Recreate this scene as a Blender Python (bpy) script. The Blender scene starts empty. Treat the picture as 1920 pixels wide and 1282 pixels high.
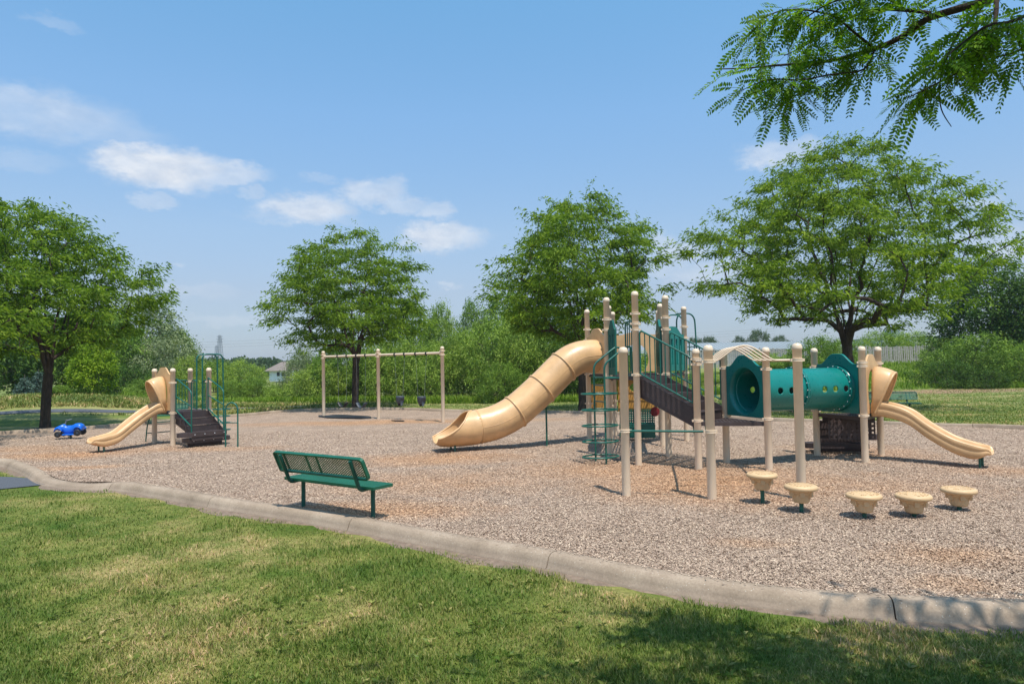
import bpy, bmesh, math, random
import numpy as np
from mathutils import Vector, Matrix
PI = math.pi
SC = bpy.context.scene
COL = SC.collection
RNG = np.random.default_rng(7)
random.seed(7)

# ------------------------------------------------------------------ camera model
F = 1280; CX = 960; CY = 641; CH = 2.0
TILT = math.atan(43/1280); ROLL = math.radians(1.0)
def ray(px, py):
    x = (px-CX)/F; z = -(py-CY)/F; y = 1
    x, z = x*math.cos(ROLL)+z*math.sin(ROLL), -x*math.sin(ROLL)+z*math.cos(ROLL)
    y, z = y*math.cos(TILT)-z*math.sin(TILT), y*math.sin(TILT)+z*math.cos(TILT)
    return x, y, z
def g(px, py, z0=0.0):
    x, y, z = ray(px, py); t = (z0-CH)/z
    return (x*t, y*t)
def at(px, py, Y):
    x, y, z = ray(px, py); return (x/y*Y, Y, CH+z/y*Y)
def hy(px): return 684-0.01746*(px-960)

cam_d = bpy.data.cameras.new('camera'); cam = bpy.data.objects.new('camera', cam_d); COL.objects.link(cam)
cam_d.lens = 24; cam_d.sensor_width = 36; cam_d.sensor_fit = 'HORIZONTAL'; cam_d.clip_end = 5000; cam_d.clip_start = 0.05
cr, sr, ct, st = math.cos(ROLL), math.sin(ROLL), math.cos(TILT), math.sin(TILT)
right = Vector((cr, sr*st, -sr*ct)); up = Vector((sr, -cr*st, cr*ct)); fwd = Vector((0, ct, st))
m = Matrix((right, up, -fwd)).transposed().to_4x4(); m.translation = (0, 0, CH)
cam.matrix_world = m
SC.camera = cam

# ------------------------------------------------------------------ materials
def newmat(name):
    m = bpy.data.materials.new(name); m.use_nodes = True
    nt = m.node_tree; nt.nodes.clear()
    return m, nt
def nd(nt, t, **kw):
    n = nt.nodes.new(t)
    for k, v in kw.items():
        if k.startswith('i_'):
            n.inputs[k[2:].replace('_', ' ')].default_value = v
        else: setattr(n, k, v)
    return n
def ramp(nt, stops, src=None, interp='LINEAR'):
    r = nt.nodes.new('ShaderNodeValToRGB'); cr_ = r.color_ramp; cr_.interpolation = interp
    while len(cr_.elements) < len(stops): cr_.elements.new(0.5)
    for e, (p, c) in zip(cr_.elements, stops):
        e.position = p; e.color = (c[0], c[1], c[2], 1) if len(c) == 3 else c
    if src is not None: nt.links.new(src, r.inputs[0])
    return r
def noise(nt, scale, detail=4, rough=.55, vec=None, dist=0.0):
    n = nt.nodes.new('ShaderNodeTexNoise'); n.inputs['Scale'].default_value = scale
    n.inputs['Detail'].default_value = detail; n.inputs['Roughness'].default_value = rough
    n.inputs['Distortion'].default_value = dist
    if vec is not None: nt.links.new(vec, n.inputs['Vector'])
    return n
def mixc(nt, fac, a, b, mode='MIX'):
    n = nt.nodes.new('ShaderNodeMix'); n.data_type = 'RGBA'; n.blend_type = mode
    def put(s, v):
        if hasattr(v, 'type') and hasattr(v, 'links'): nt.links.new(v, s)
        else: s.default_value = v if not isinstance(v, tuple) or len(v) == 4 else (*v, 1)
    put(n.inputs[0], fac); put(n.inputs[6], a); put(n.inputs[7], b)
    return n.outputs[2]
def finish(nt, color, rough=.5, bump=None, bstr=.2, bdist=.01, metal=0, spec=.5, coat=0, normal=None):
    p = nd(nt, 'ShaderNodeBsdfPrincipled'); o = nd(nt, 'ShaderNodeOutputMaterial')
    if isinstance(color, tuple): p.inputs['Base Color'].default_value = (*color, 1)
    else: nt.links.new(color, p.inputs['Base Color'])
    if isinstance(rough, (int, float)): p.inputs['Roughness'].default_value = rough
    else: nt.links.new(rough, p.inputs['Roughness'])
    p.inputs['Metallic'].default_value = metal
    p.inputs['Specular IOR Level'].default_value = spec
    p.inputs['Coat Weight'].default_value = coat
    if bump is not None:
        b = nd(nt, 'ShaderNodeBump'); b.inputs['Strength'].default_value = bstr; b.inputs['Distance'].default_value = bdist
        nt.links.new(bump, b.inputs['Height']); nt.links.new(b.outputs[0], p.inputs['Normal'])
    nt.links.new(p.outputs[0], o.inputs['Surface'])
    return p
def wpos(nt): return nd(nt, 'ShaderNodeNewGeometry').outputs['Position']

def plastic(name, c, rough=.4, var=.12, dust=.25, bs=.08, spec=.5):
    """moulded or powder coated surface with faint mottling, scuffs and dust"""
    m, nt = newmat(name); P = wpos(nt)
    n1 = noise(nt, 3.0, 5, .6, P); n2 = noise(nt, 60, 3, .6, P); n3 = noise(nt, 14, 6, .7, P)
    lo = tuple(v*(1-var) for v in c); hi = tuple(min(1, v*(1+var)) for v in c)
    r1 = ramp(nt, [(.35, lo), (.65, hi)], n1.outputs[0])
    dc = tuple(min(1, .6*v+.4*d) for v, d in zip(c, (.42, .36, .29)))
    r3 = ramp(nt, [(.56, (0, 0, 0)), (.78, (1, 1, 1))], n3.outputs[0])
    mu = nd(nt, 'ShaderNodeMath', operation='MULTIPLY'); mu.inputs[1].default_value = dust
    nt.links.new(r3.outputs[0], mu.inputs[0])
    c1 = mixc(nt, mu.outputs[0], r1.outputs[0], dc)
    rr = ramp(nt, [(.3, (rough*.8,)*3), (.7, (min(1, rough*1.3),)*3)], n3.outputs[0])
    finish(nt, c1, rr.outputs[0], n2.outputs[0], bs, .004, spec=spec)
    return m
M = {}
M['post'] = plastic('tan_powder_coat', (.72, .56, .40), .42, .05, .2)
M['tan'] = plastic('tan_plastic', (.63, .385, .185), .36, .12, .5)
M['pod'] = plastic('tan_rubbery_plastic', (.60, .405, .215), .5, .08, .3)
M['green'] = plastic('green_coated_steel', (.008, .105, .075), .32, .15, .12)
M['teal'] = plastic('teal_plastic', (.002, .165, .138), .3, .08, .12)
M['brown'] = plastic('brown_vinyl_coating', (.055, .038, .036), .5, .15, .35)
M['bench'] = plastic('bench_green_vinyl', (.006, .10, .052), .38, .12, .15)
M['benchdark'] = plastic('bench_dark_green', (.004, .075, .055), .35, .12, .12)
M['black'] = plastic('black_rubber', (.012, .012, .014), .5, .2, .3)
M['bluegrey'] = plastic('faded_rubber', (.04, .05, .065), .5, .2, .3)
M['blue'] = plastic('blue_plastic', (.006, .13, .62), .32, .1, .1)
M['yellow'] = plastic('ochre_panel', (.50, .26, .06), .45, .1, .2)
M['red'] = plastic('red_panel', (.16, .008, .012), .45, .1, .2)
M['steel'] = plastic('galvanised_steel', (.22, .23, .24), .35, .15, .2)
M['towerm'] = plastic('weathered_lattice_steel', (.16, .18, .20), .6, .15, .2)
M['bolt'] = plastic('bolt_heads', (.75, .78, .76), .3, .05, .1)

def mat_bark(name, c):
    m, nt = newmat(name); P = wpos(nt)
    mp = nd(nt, 'ShaderNodeMapping'); mp.inputs['Scale'].default_value = (14, 14, 2.5); nt.links.new(P, mp.inputs[0])
    n = noise(nt, 1.5, 8, .7, mp.outputs[0])
    r = ramp(nt, [(.3, tuple(v*.45 for v in c)), (.55, c), (.75, tuple(v*1.6 for v in c))], n.outputs[0])
    finish(nt, r.outputs[0], .9, n.outputs[0], .9, .03, spec=.2)
    return m
M['bark'] = mat_bark('locust_bark', (.062, .045, .034))
M['bark2'] = mat_bark('grey_bark', (.12, .10, .075))

def mat_leaf(name, dark, mid, light, transl=.38, scale=.9, rough=.5, tip=None):
    m, nt = newmat(name)
    ge = nd(nt, 'ShaderNodeNewGeometry')
    oi = nd(nt, 'ShaderNodeObjectInfo')
    n = noise(nt, scale, 3, .6, ge.outputs['Position'])
    r1 = ramp(nt, [(0, dark), (.5, mid), (1, light)], ge.outputs['Random Per Island'])
    r2 = ramp(nt, [(.35, (.72, .78, .72)), (.65, (1.25, 1.18, 1.0))], n.outputs[0])
    c = mixc(nt, 1.0, r1.outputs[0], r2.outputs[0], 'MULTIPLY')
    r3 = ramp(nt, [(0, (.9, .95, .9)), (1, (1.1, 1.05, 1.0))], oi.outputs['Random'])
    c = mixc(nt, 1.0, c, r3.outputs[0], 'MULTIPLY')
    p = nd(nt, 'ShaderNodeBsdfPrincipled'); nt.links.new(c, p.inputs['Base Color'])
    p.inputs['Roughness'].default_value = .62; p.inputs['Specular IOR Level'].default_value = .14
    t = nd(nt, 'ShaderNodeBsdfTranslucent')
    ct_ = mixc(nt, 1.0, c, (1.25, 1.35, .55, 1), 'MULTIPLY'); nt.links.new(ct_, t.inputs[0])
    mx = nd(nt, 'ShaderNodeMixShader'); mx.inputs[0].default_value = transl
    nt.links.new(p.outputs[0], mx.inputs[1]); nt.links.new(t.outputs[0], mx.inputs[2])
    o = nd(nt, 'ShaderNodeOutputMaterial'); nt.links.new(mx.outputs[0], o.inputs[0])
    return m
M['locust'] = mat_leaf('locust_leaves', (.075, .14, .014), (.15, .24, .026), (.28, .37, .055), .48)
M['locustnear'] = mat_leaf('locust_leaves_overhead', (.065, .15, .014), (.115, .235, .022), (.21, .36, .04), .5)
M['lbush'] = mat_leaf('olive_leaves', (.12, .20, .032), (.22, .325, .062), (.37, .47, .115), .28)
M['lgreen'] = mat_leaf('green_leaves', (.07, .14, .022), (.145, .24, .042), (.26, .37, .08), .28)
M['ldark'] = mat_leaf('dark_leaves', (.03, .07, .017), (.06, .125, .026), (.11, .19, .04), .28)
M['lsilver'] = mat_leaf('silvery_leaves', (.10, .14, .07), (.19, .25, .14), (.34, .40, .26), .25)
M['lbright'] = mat_leaf('yellow_green_leaves', (.13, .22, .014), (.22, .33, .025), (.32, .42, .05))
M['lspruce'] = mat_leaf('spruce_needles', (.035, .07, .06), (.07, .12, .11), (.14, .20, .19), .05)
M['lfar'] = mat_leaf('far_leaves', (.055, .09, .045), (.085, .13, .065), (.12, .17, .085), .3, .15)
M['lweed'] = mat_leaf('weeds', (.10, .18, .02), (.17, .27, .035), (.28, .36, .07), .4)

def lawn_color(nt, P, near=True):
    n1 = noise(nt, .45, 4, .6, P); n2 = noise(nt, 2.3, 4, .65, P); n3 = noise(nt, 22, 3, .7, P)
    a = ramp(nt, [(.36, (.09, .14, .026)), (.5, (.155, .185, .046)), (.62, (.29, .26, .11))], n1.outputs[0])
    b = ramp(nt, [(.32, (.62, .78, .52)), (.66, (1.4, 1.2, 1.35))], n2.outputs[0])
    c = mixc(nt, 1.0, a.outputs[0], b.outputs[0], 'MULTIPLY')
    d = ramp(nt, [(.3, (.6, .62, .55)), (.7, (1.35, 1.3, 1.3))], n3.outputs[0])
    return mixc(nt, 1.0, c, d.outputs[0], 'MULTIPLY'), n3
def mat_ground():
    m, nt = newmat('lawn_soil'); P = wpos(nt)
    c, n3 = lawn_color(nt, P)
    # mown field: streaks across the far field, drier and paler
    mp = nd(nt, 'ShaderNodeMapping'); mp.inputs['Scale'].default_value = (.12, 1.4, 1); nt.links.new(P, mp.inputs[0])
    s = noise(nt, .55, 4, .6, mp.outputs[0], .4)
    st_ = ramp(nt, [(.38, (.105, .155, .03)), (.5, (.165, .195, .052)), (.6, (.27, .255, .11))], s.outputs[0])
    n4 = noise(nt, 9, 4, .7, P)
    f4 = ramp(nt, [(.3, (.72, .74, .7)), (.7, (1.2, 1.2, 1.15))], n4.outputs[0])
    field = mixc(nt, 1.0, st_.outputs[0], f4.outputs[0], 'MULTIPLY')
    sep = nd(nt, 'ShaderNodeSeparateXYZ'); nt.links.new(P, sep.inputs[0])
    mr = nd(nt, 'ShaderNodeMapRange'); mr.inputs[1].default_value = 15; mr.inputs[2].default_value = 19
    nt.links.new(sep.outputs[1], mr.inputs[0])
    near_c = mixc(nt, 1.0, c, (.85, .85, .8, 1), 'MULTIPLY')
    c = mixc(nt, mr.outputs[0], near_c, field)
    # bare reddish earth at the foot of the right bank
    def blob(cx, cy, rx, ry, col, c, dens=1.0):
        v = nd(nt, 'ShaderNodeVectorMath', operation='SUBTRACT'); nt.links.new(P, v.inputs[0]); v.inputs[1].default_value = (cx, cy, 0)
        w = nd(nt, 'ShaderNodeVectorMath', operation='MULTIPLY'); nt.links.new(v.outputs[0], w.inputs[0]); w.inputs[1].default_value = (1/rx, 1/ry, 0)
        l = nd(nt, 'ShaderNodeVectorMath', operation='LENGTH'); nt.links.new(w.outputs[0], l.inputs[0])
        nn = noise(nt, .9, 5, .7, P)
        ad = nd(nt, 'ShaderNodeMath', operation='ADD'); nt.links.new(l.outputs['Value'], ad.inputs[0]); nt.links.new(nn.outputs[0], ad.inputs[1])
        r = nd(nt, 'ShaderNodeMapRange'); r.inputs[1].default_value = 1.55; r.inputs[2].default_value = 1.25
        r.inputs[3].default_value = 0; r.inputs[4].default_value = dens; nt.links.new(ad.outputs[0], r.inputs[0])
        return mixc(nt, r.outputs[0], c, (*col, 1))
    c = blob(27, 42.5, 6, 2.4, (.30, .19, .12), c)
    c = blob(-14, 35.5, 5, 1.2, (.32, .22, .13), c, .7)
    c = blob(-23, 33, 7, 4.5, (.26, .25, .09), c, .6)
    finish(nt, c, .95, n4.outputs[0], .5, .05, spec=.15)
    return m
M['ground'] = mat_ground()

def mat_blade():
    m, nt = newmat('grass_blades'); P = wpos(nt)
    ge = nd(nt, 'ShaderNodeNewGeometry')
    c, _ = lawn_color(nt, P)
    r = ramp(nt, [(0, (.7, .95, .5)), (.55, (1.05, 1.2, .8)), (.74, (1.25, 1.25, .95)), (.80, (1.9, 1.55, 1.9)), (1, (2.3, 1.8, 2.6))], ge.outputs['Random Per Island'])
    c = mixc(nt, 1.0, c, r.outputs[0], 'MULTIPLY')
    p = nd(nt, 'ShaderNodeBsdfPrincipled'); nt.links.new(c, p.inputs['Base Color']); p.inputs['Roughness'].default_value = .55
    p.inputs['Specular IOR Level'].default_value = .3
    t = nd(nt, 'ShaderNodeBsdfTranslucent'); nt.links.new(c, t.inputs[0])
    mx = nd(nt, 'ShaderNodeMixShader'); mx.inputs[0].default_value = .3
    nt.links.new(p.outputs[0], mx.inputs[1]); nt.links.new(t.outputs[0], mx.inputs[2])
    o = nd(nt, 'ShaderNodeOutputMaterial'); nt.links.new(mx.outputs[0], o.inputs[0])
    return m
M['blade'] = mat_blade()

ORANGE = [(3.3, 11.6, 2.3, 2.0, 1.0), (2.0, 13.0, 2.2, 1.5, .8), (5.2, 11.0, 2.4, 1.6, .6), (-1.6, 15.0, 2.0, 1.1, .9), (-1.3, 12.0, 2.6, 1.5, .6),
          (-4.6, 25.2, 6.5, 1.1, 1.0), (-11.0, 16.9, 1.8, 1.0, 1.0), (-9.3, 14.6, 1.2, .4, .8), (-8.2, 17.6, 2.5, .7, .7), (-1.9, 9.7, 1.6, .7, .8),
          (8.8, 12.0, 1.6, .8, .6), (4.4, 7.0, .8, .5, .6), (-13, 18.2, 2.5, 1.2, .6), (7.6, 15.0, 1.6, 1.4, .7), (3.9, 6.2, .5, .3, .5), (2.6, 7.6, .6, .3, .5)]
def mulch_tint(nt, P, c):
    nn = noise(nt, 1.6, 7, .75, P)
    acc = None
    for (cx, cy, rx, ry, s) in ORANGE:
        v = nd(nt, 'ShaderNodeVectorMath', operation='SUBTRACT'); nt.links.new(P, v.inputs[0]); v.inputs[1].default_value = (cx, cy, 0)
        w = nd(nt, 'ShaderNodeVectorMath', operation='MULTIPLY'); nt.links.new(v.outputs[0], w.inputs[0]); w.inputs[1].default_value = (1/rx, 1/ry, 0)
        l = nd(nt, 'ShaderNodeVectorMath', operation='LENGTH'); nt.links.new(w.outputs[0], l.inputs[0])
        r = nd(nt, 'ShaderNodeMapRange'); r.inputs[1].default_value = 1.5; r.inputs[2].default_value = .3; r.inputs[3].default_value = 0; r.inputs[4].default_value = s
        nt.links.new(l.outputs['Value'], r.inputs[0])
        if acc is None: acc = r.outputs[0]
        else:
            mm = nd(nt, 'ShaderNodeMath', operation='MAXIMUM'); nt.links.new(acc, mm.inputs[0]); nt.links.new(r.outputs[0], mm.inputs[1]); acc = mm.outputs[0]
    ad = nd(nt, 'ShaderNodeMath', operation='ADD'); nt.links.new(acc, ad.inputs[0]); nt.links.new(nn.outputs[0], ad.inputs[1])
    r = nd(nt, 'ShaderNodeMapRange'); r.inputs[1].default_value = .66; r.inputs[2].default_value = 1.55; r.inputs[3].default_value = 0; r.inputs[4].default_value = .72
    nt.links.new(ad.outputs[0], r.inputs[0])
    o = mixc(nt, 1.0, c, (1.22, .90, .60, 1), 'MULTIPLY')
    return mixc(nt, r.outputs[0], c, o)
def mat_mulch():
    m, nt = newmat('wood_chip_mulch'); P = wpos(nt)
    dn = noise(nt, 30, 2, .5, P)
    va = nd(nt, 'ShaderNodeVectorMath', operation='MULTIPLY_ADD'); nt.links.new(dn.outputs[1], va.inputs[0]); va.inputs[1].default_value = (.05, .05, .05); nt.links.new(P, va.inputs[2])
    v1 = nd(nt, 'ShaderNodeTexVoronoi'); v1.inputs['Scale'].default_value = 55; nt.links.new(va.outputs[0], v1.inputs['Vector'])
    mp = nd(nt, 'ShaderNodeMapping'); mp.inputs['Rotation'].default_value = (0, 0, .7); mp.inputs['Scale'].default_value = (2.6, 1, 1); nt.links.new(va.outputs[0], mp.inputs[0])
    v2 = nd(nt, 'ShaderNodeTexVoronoi'); v2.inputs['Scale'].default_value = 36; nt.links.new(mp.outputs[0], v2.inputs['Vector'])
    s1 = nd(nt, 'ShaderNodeSeparateColor'); nt.links.new(v1.outputs['Color'], s1.inputs[0])
    s2 = nd(nt, 'ShaderNodeSeparateColor'); nt.links.new(v2.outputs['Color'], s2.inputs[0])
    stops = [(0, (.12, .085, .07)), (.2, (.23, .175, .14)), (.45, (.33, .255, .21)), (.7, (.42, .33, .265)), (.9, (.52, .41, .32)), (1, (.66, .54, .42))]
    a = ramp(nt, stops, s1.outputs[0]); b = ramp(nt, stops, s2.outputs[1])
    c = mixc(nt, .5, a.outputs[0], b.outputs[0])
    n = noise(nt, 1.3, 4, .6, P)
    rr = ramp(nt, [(.3, (.92, .86, .79)), (.7, (1.22, 1.13, 1.04))], n.outputs[0])
    c = mixc(nt, 1.0, c, rr.outputs[0], 'MULTIPLY')
    c = mulch_tint(nt, P, c)
    mm = nd(nt, 'ShaderNodeMath', operation='ADD'); nt.links.new(s1.outputs[0], mm.inputs[0]); nt.links.new(s2.outputs[1], mm.inputs[1])
    finish(nt, c, .95, mm.outputs[0], .7, .02, spec=.1)
    return m
M['mulch'] = mat_mulch()
def mat_chip():
    m, nt = newmat('loose_wood_chips'); P = wpos(nt)
    ge = nd(nt, 'ShaderNodeNewGeometry')
    stops = [(0, (.17, .125, .10)), (.15, (.27, .21, .17)), (.45, (.36, .28, .23)), (.75, (.45, .36, .29)), (.92, (.53, .43, .34)), (1, (.64, .54, .43))]
    c = ramp(nt, stops, ge.outputs['Random Per Island']).outputs[0]
    c = mixc(nt, 1.0, c, (1.12, 1.05, .96, 1), 'MULTIPLY')
    c = mulch_tint(nt, P, c)
    finish(nt, c, .9, spec=.1)
    return m
M['chip'] = mat_chip()
def mat_concrete():
    m, nt = newmat('kerb_concrete'); P = wpos(nt)
    n1 = noise(nt, 1.4, 6, .65, P); n2 = noise(nt, 45, 5, .75, P)
    v = nd(nt, 'ShaderNodeTexVoronoi'); v.inputs['Scale'].default_value = 42; nt.links.new(P, v.inputs['Vector'])
    c = ramp(nt, [(.3, (.25, .19, .135)), (.5, (.345, .265, .195)), (.7, (.43, .34, .255))], n1.outputs[0])
    d = ramp(nt, [(.3, (.78, .76, .74)), (.7, (1.15, 1.15, 1.14))], n2.outputs[0])
    cc = mixc(nt, 1.0, c.outputs[0], d.outputs[0], 'MULTIPLY')
    sp = ramp(nt, [(.10, (1, 1, 1)), (.17, (0, 0, 0))], v.outputs['Distance'])
    sc = nd(nt, 'ShaderNodeSeparateColor'); nt.links.new(v.outputs['Color'], sc.inputs[0])
    gt = nd(nt, 'ShaderNodeMath', operation='GREATER_THAN'); gt.inputs[1].default_value = .72; nt.links.new(sc.outputs[0], gt.inputs[0])
    mu = nd(nt, 'ShaderNodeMath', operation='MULTIPLY'); nt.links.new(sp.outputs[0], mu.inputs[0]); nt.links.new(gt.outputs[0], mu.inputs[1])
    cc = mixc(nt, mu.outputs[0], cc, (.62, .58, .50, 1))
    # darker brown towards the bottom of the outer face, broken up by noise
    sepz = nd(nt, 'ShaderNodeSeparateXYZ'); nt.links.new(P, sepz.inputs[0])
    ng = noise(nt, 3.5, 5, .7, P)
    ma = nd(nt, 'ShaderNodeMath', operation='MULTIPLY_ADD'); ma.inputs[1].default_value = .12; nt.links.new(ng.outputs[0], ma.inputs[0]); nt.links.new(sepz.outputs[2], ma.inputs[2])
    gr = ramp(nt, [(0, (1, 1, 1)), (1, (0, 0, 0))])
    mr = nd(nt, 'ShaderNodeMapRange'); mr.inputs[1].default_value = -.06; mr.inputs[2].default_value = .045; mr.inputs[3].default_value = .5; mr.inputs[4].default_value = 0
    nt.links.new(ma.outputs[0], mr.inputs[0])
    nt.nodes.remove(gr)
    cc = mixc(nt, mr.outputs[0], cc, (.17, .13, .10, 1))
    finish(nt, cc, .9, n2.outputs[0], .4, .006, spec=.2)
    return m
M['concrete'] = mat_concrete()
def mat_simple(name, c, scale=8, var=.25, rough=.9, bs=.3, spec=.3, bd=.01):
    m, nt = newmat(name); P = wpos(nt)
    n = noise(nt, scale, 6, .7, P)
    r = ramp(nt, [(.3, tuple(v*(1-var) for v in c)), (.7, tuple(min(1, v*(1+var)) for v in c))], n.outputs[0])
    finish(nt, r.outputs[0], rough, n.outputs[0], bs, bd, spec=spec)
    return m
M['asphalt'] = mat_simple('asphalt', (.085, .092, .105), 60, .35)
M['dirt'] = mat_simple('dry_soil', (.20, .145, .105), 12, .4, .95, .8)
M['darkmulch'] = mat_simple('dark_tree_mulch', (.10, .07, .05), 18, .5, .95, .8)
M['oldwood'] = mat_simple('weathered_wood', (.36, .34, .31), 6, .35, .9, .4)
M['roofblue'] = mat_simple('pale_metal_roof', (.25, .285, .30), .3, .08, .85, .05, .1)
M['white'] = mat_simple('white_wall', (.72, .74, .76), .5, .05, .7, .05)
M['grey'] = mat_simple('grey_metal', (.22, .26, .30), 2, .1, .6, .1)
M['roofbrown'] = mat_simple('brown_shingles', (.20, .165, .14), 3, .2, .9, .2)
M['glass'] = mat_simple('dark_window', (.03, .04, .05), 2, .1, .1, .0)
M['carblue'] = mat_simple('blue_car_paint', (.05, .10, .2), 2, .1, .2, .0)

# ------------------------------------------------------------------ object helpers
def tag(o, label=None, cat=None, group=None, kind=None):
    if label: o['label'] = label
    if cat: o['category'] = cat
    if group: o['group'] = group
    if kind: o['kind'] = kind
    return o
def thing(name, label, cat, loc=(0, 0, 0), group=None, rz=0):
    o = bpy.data.objects.new(name, None); COL.objects.link(o); o.location = loc; o.rotation_euler = (0, 0, rz)
    o.empty_display_size = .2
    return tag(o, label, cat, group)
def root_loc(p):
    while p.parent: p = p.parent
    return Vector(p.location)
def smooth_all(me):
    me.polygons.foreach_set('use_smooth', [True]*len(me.polygons))
class MB:
    def __init__(s): s.v = []; s.f = []
    def add(s, vs, fs):
        b = len(s.v); s.v += [tuple(p) for p in vs]; s.f += [tuple(i+b for i in f) for f in fs]; return s
    def box(s, c, size, ax=None, rz=0):
        """c centre, size full; ax = (ux,uy,uz) axes"""
        if ax is None:
            ax = (Vector((math.cos(rz), math.sin(rz), 0)), Vector((-math.sin(rz), math.cos(rz), 0)), Vector((0, 0, 1)))
        c = Vector(c); vs = []
        for dz in (-.5, .5):
            for dx, dy in ((-.5, -.5), (.5, -.5), (.5, .5), (-.5, .5)):
                vs.append(c+ax[0]*dx*size[0]+ax[1]*dy*size[1]+ax[2]*dz*size[2])
        return s.add(vs, [(0, 3, 2, 1), (4, 5, 6, 7), (0, 1, 5, 4), (1, 2, 6, 5), (2, 3, 7, 6), (3, 0, 4, 7)])
    def beam(s, a, b, w, h):
        a = Vector(a); b = Vector(b); d = b-a; L = d.length; d.normalize()
        side = d.cross(Vector((0, 0, 1)))
        if side.length < 1e-4: side = Vector((1, 0, 0))
        side.normalize(); u = side.cross(d).normalized()
        return s.box((a+b)/2, (L, w, h), (d, side, u))
    def tube(s, pts, r, n=8, closed=False, caps=True):
        pts = [Vector(p) for p in pts]; N = len(pts)
        rs = r if isinstance(r, (list, tuple)) else [r]*N
        vs = []; prev = None
        for i, p in enumerate(pts):
            if closed: t = pts[(i+1) % N]-pts[i-1]
            else: t = pts[min(i+1, N-1)]-pts[max(i-1, 0)]
            t.normalize()
            if prev is None:
                a = Vector((0, 0, 1)) if abs(t.z) < .9 else Vector((1, 0, 0))
                u = t.cross(a).normalized()
            else:
                u = (prev-t*prev.dot(t))
                u.normalize()
            prev = u; w = t.cross(u)
            for k in range(n):
                an = 2*PI*k/n; vs.append(p+(u*math.cos(an)+w*math.sin(an))*rs[i])
        fs = []
        M_ = N if closed else N-1
        for i in range(M_):
            j = (i+1) % N
            for k in range(n):
                fs.append((i*n+k, i*n+(k+1) % n, j*n+(k+1) % n, j*n+k))
        s.add(vs, fs)
        if caps and not closed:
            s.add(vs[:n], [tuple(reversed(range(n)))]); s.add(vs[-n:], [tuple(range(n))])
        return s
    def lathe(s, prof, c=(0, 0, 0), n=24, ax=None):
        """prof list of (r,z) ; axis z by default"""
        c = Vector(c)
        X, Y, Z = ax if ax else (Vector((1, 0, 0)), Vector((0, 1, 0)), Vector((0, 0, 1)))
        vs = []
        for r, z in prof:
            for k in range(n):
                an = 2*PI*k/n; vs.append(c+X*(r*math.cos(an))+Y*(r*math.sin(an))+Z*z)
        fs = []
        for i in range(len(prof)-1):
            for k in range(n): fs.append((i*n+k, i*n+(k+1) % n, (i+1)*n+(k+1) % n, (i+1)*n+k))
        return s.add(vs, fs)
    def prism(s, poly, z0, z1):
        n = len(poly)
        vs = [(x, y, z0) for x, y in poly]+[(x, y, z1) for x, y in poly]
        s.add(vs, [tuple(reversed(range(n))), tuple(range(n, 2*n))])
        s.add(vs, [(i, (i+1) % n, n+(i+1) % n, n+i) for i in range(n)])
        return s
    def extr(s, poly3, vec):
        """extrude a planar 3d polygon by vec"""
        n = len(poly3); vec = Vector(vec)
        a = [Vector(p) for p in poly3]; b = [p+vec for p in a]
        s.add(a, [tuple(reversed(range(n)))]); s.add(b, [tuple(range(n))])
        s.add(a+b, [(i, (i+1) % n, n+(i+1) % n, n+i) for i in range(n)])
        return s
    def build(s, name, mat, parent=None, smooth=False, bevel=0, solid=0, org=None):
        if org is None: org = root_loc(parent) if parent else Vector((0, 0, 0))
        me = bpy.data.meshes.new(name)
        me.from_pydata([(x-org[0], y-org[1], z-org[2]) for x, y, z in s.v], [], s.f)
        me.materials.append(mat); me.update()
        if smooth: smooth_all(me)
        o = bpy.data.objects.new(name, me); COL.objects.link(o)
        if parent: o.parent = parent
        elif org is not None: o.location = org
        if solid:
            md = o.modifiers.new('solid', 'SOLIDIFY'); md.thickness = solid; md.offset = 0
        if bevel:
            md = o.modifiers.new('bevel', 'BEVEL'); md.width = bevel; md.segments = 2; md.limit_method = 'ANGLE'; md.angle_limit = .7
        return o
def np_obj(name, V, FA, mat, parent=None, smooth=False):
    """V (n,3) float, FA (m,k) int faces of k corners"""
    me = bpy.data.meshes.new(name); V = np.asarray(V, dtype=np.float32)
    fl = FA if isinstance(FA, list) else [FA]
    nl = sum(f.size for f in fl); nf = sum(len(f) for f in fl)
    me.vertices.add(len(V)); me.vertices.foreach_set('co', V.ravel())
    me.loops.add(nl); me.polygons.add(nf)
    me.loops.foreach_set('vertex_index', np.concatenate([f.ravel() for f in fl]).astype(np.int32))
    tot = np.concatenate([np.full(len(f), f.shape[1]) for f in fl]); start = np.concatenate([[0], np.cumsum(tot)[:-1]])
    me.polygons.foreach_set('loop_start', start.astype(np.int32))
    me.polygons.foreach_set('loop_total', tot.astype(np.int32))
    me.materials.append(mat); me.update(calc_edges=True)
    if smooth: smooth_all(me)
    o = bpy.data.objects.new(name, me); COL.objects.link(o)
    if parent: o.parent = parent
    return o
def lerp(a, b, t): return tuple(x+(y-x)*t for x, y in zip(a, b))
def V3(p, z): return Vector((p[0], p[1], z))
def cr_curve(pts, n=8, closed=False):
    """Catmull-Rom through points"""
    P = [np.array(p, float) for p in pts]; N = len(P); out = []
    rng = range(N) if closed else range(N-1)
    for i in rng:
        if closed: p0, p1, p2, p3 = P[i-1], P[i], P[(i+1) % N], P[(i+2) % N]
        else: p0, p1, p2, p3 = P[max(i-1, 0)], P[i], P[i+1], P[min(i+2, N-1)]
        for k in range(n):
            t = k/n
            out.append(tuple(.5*((2*p1)+(-p0+p2)*t+(2*p0-5*p1+4*p2-p3)*t*t+(-p0+3*p1-3*p2+p3)*t**3)))
    if not closed: out.append(tuple(P[-1]))
    return out
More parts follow.
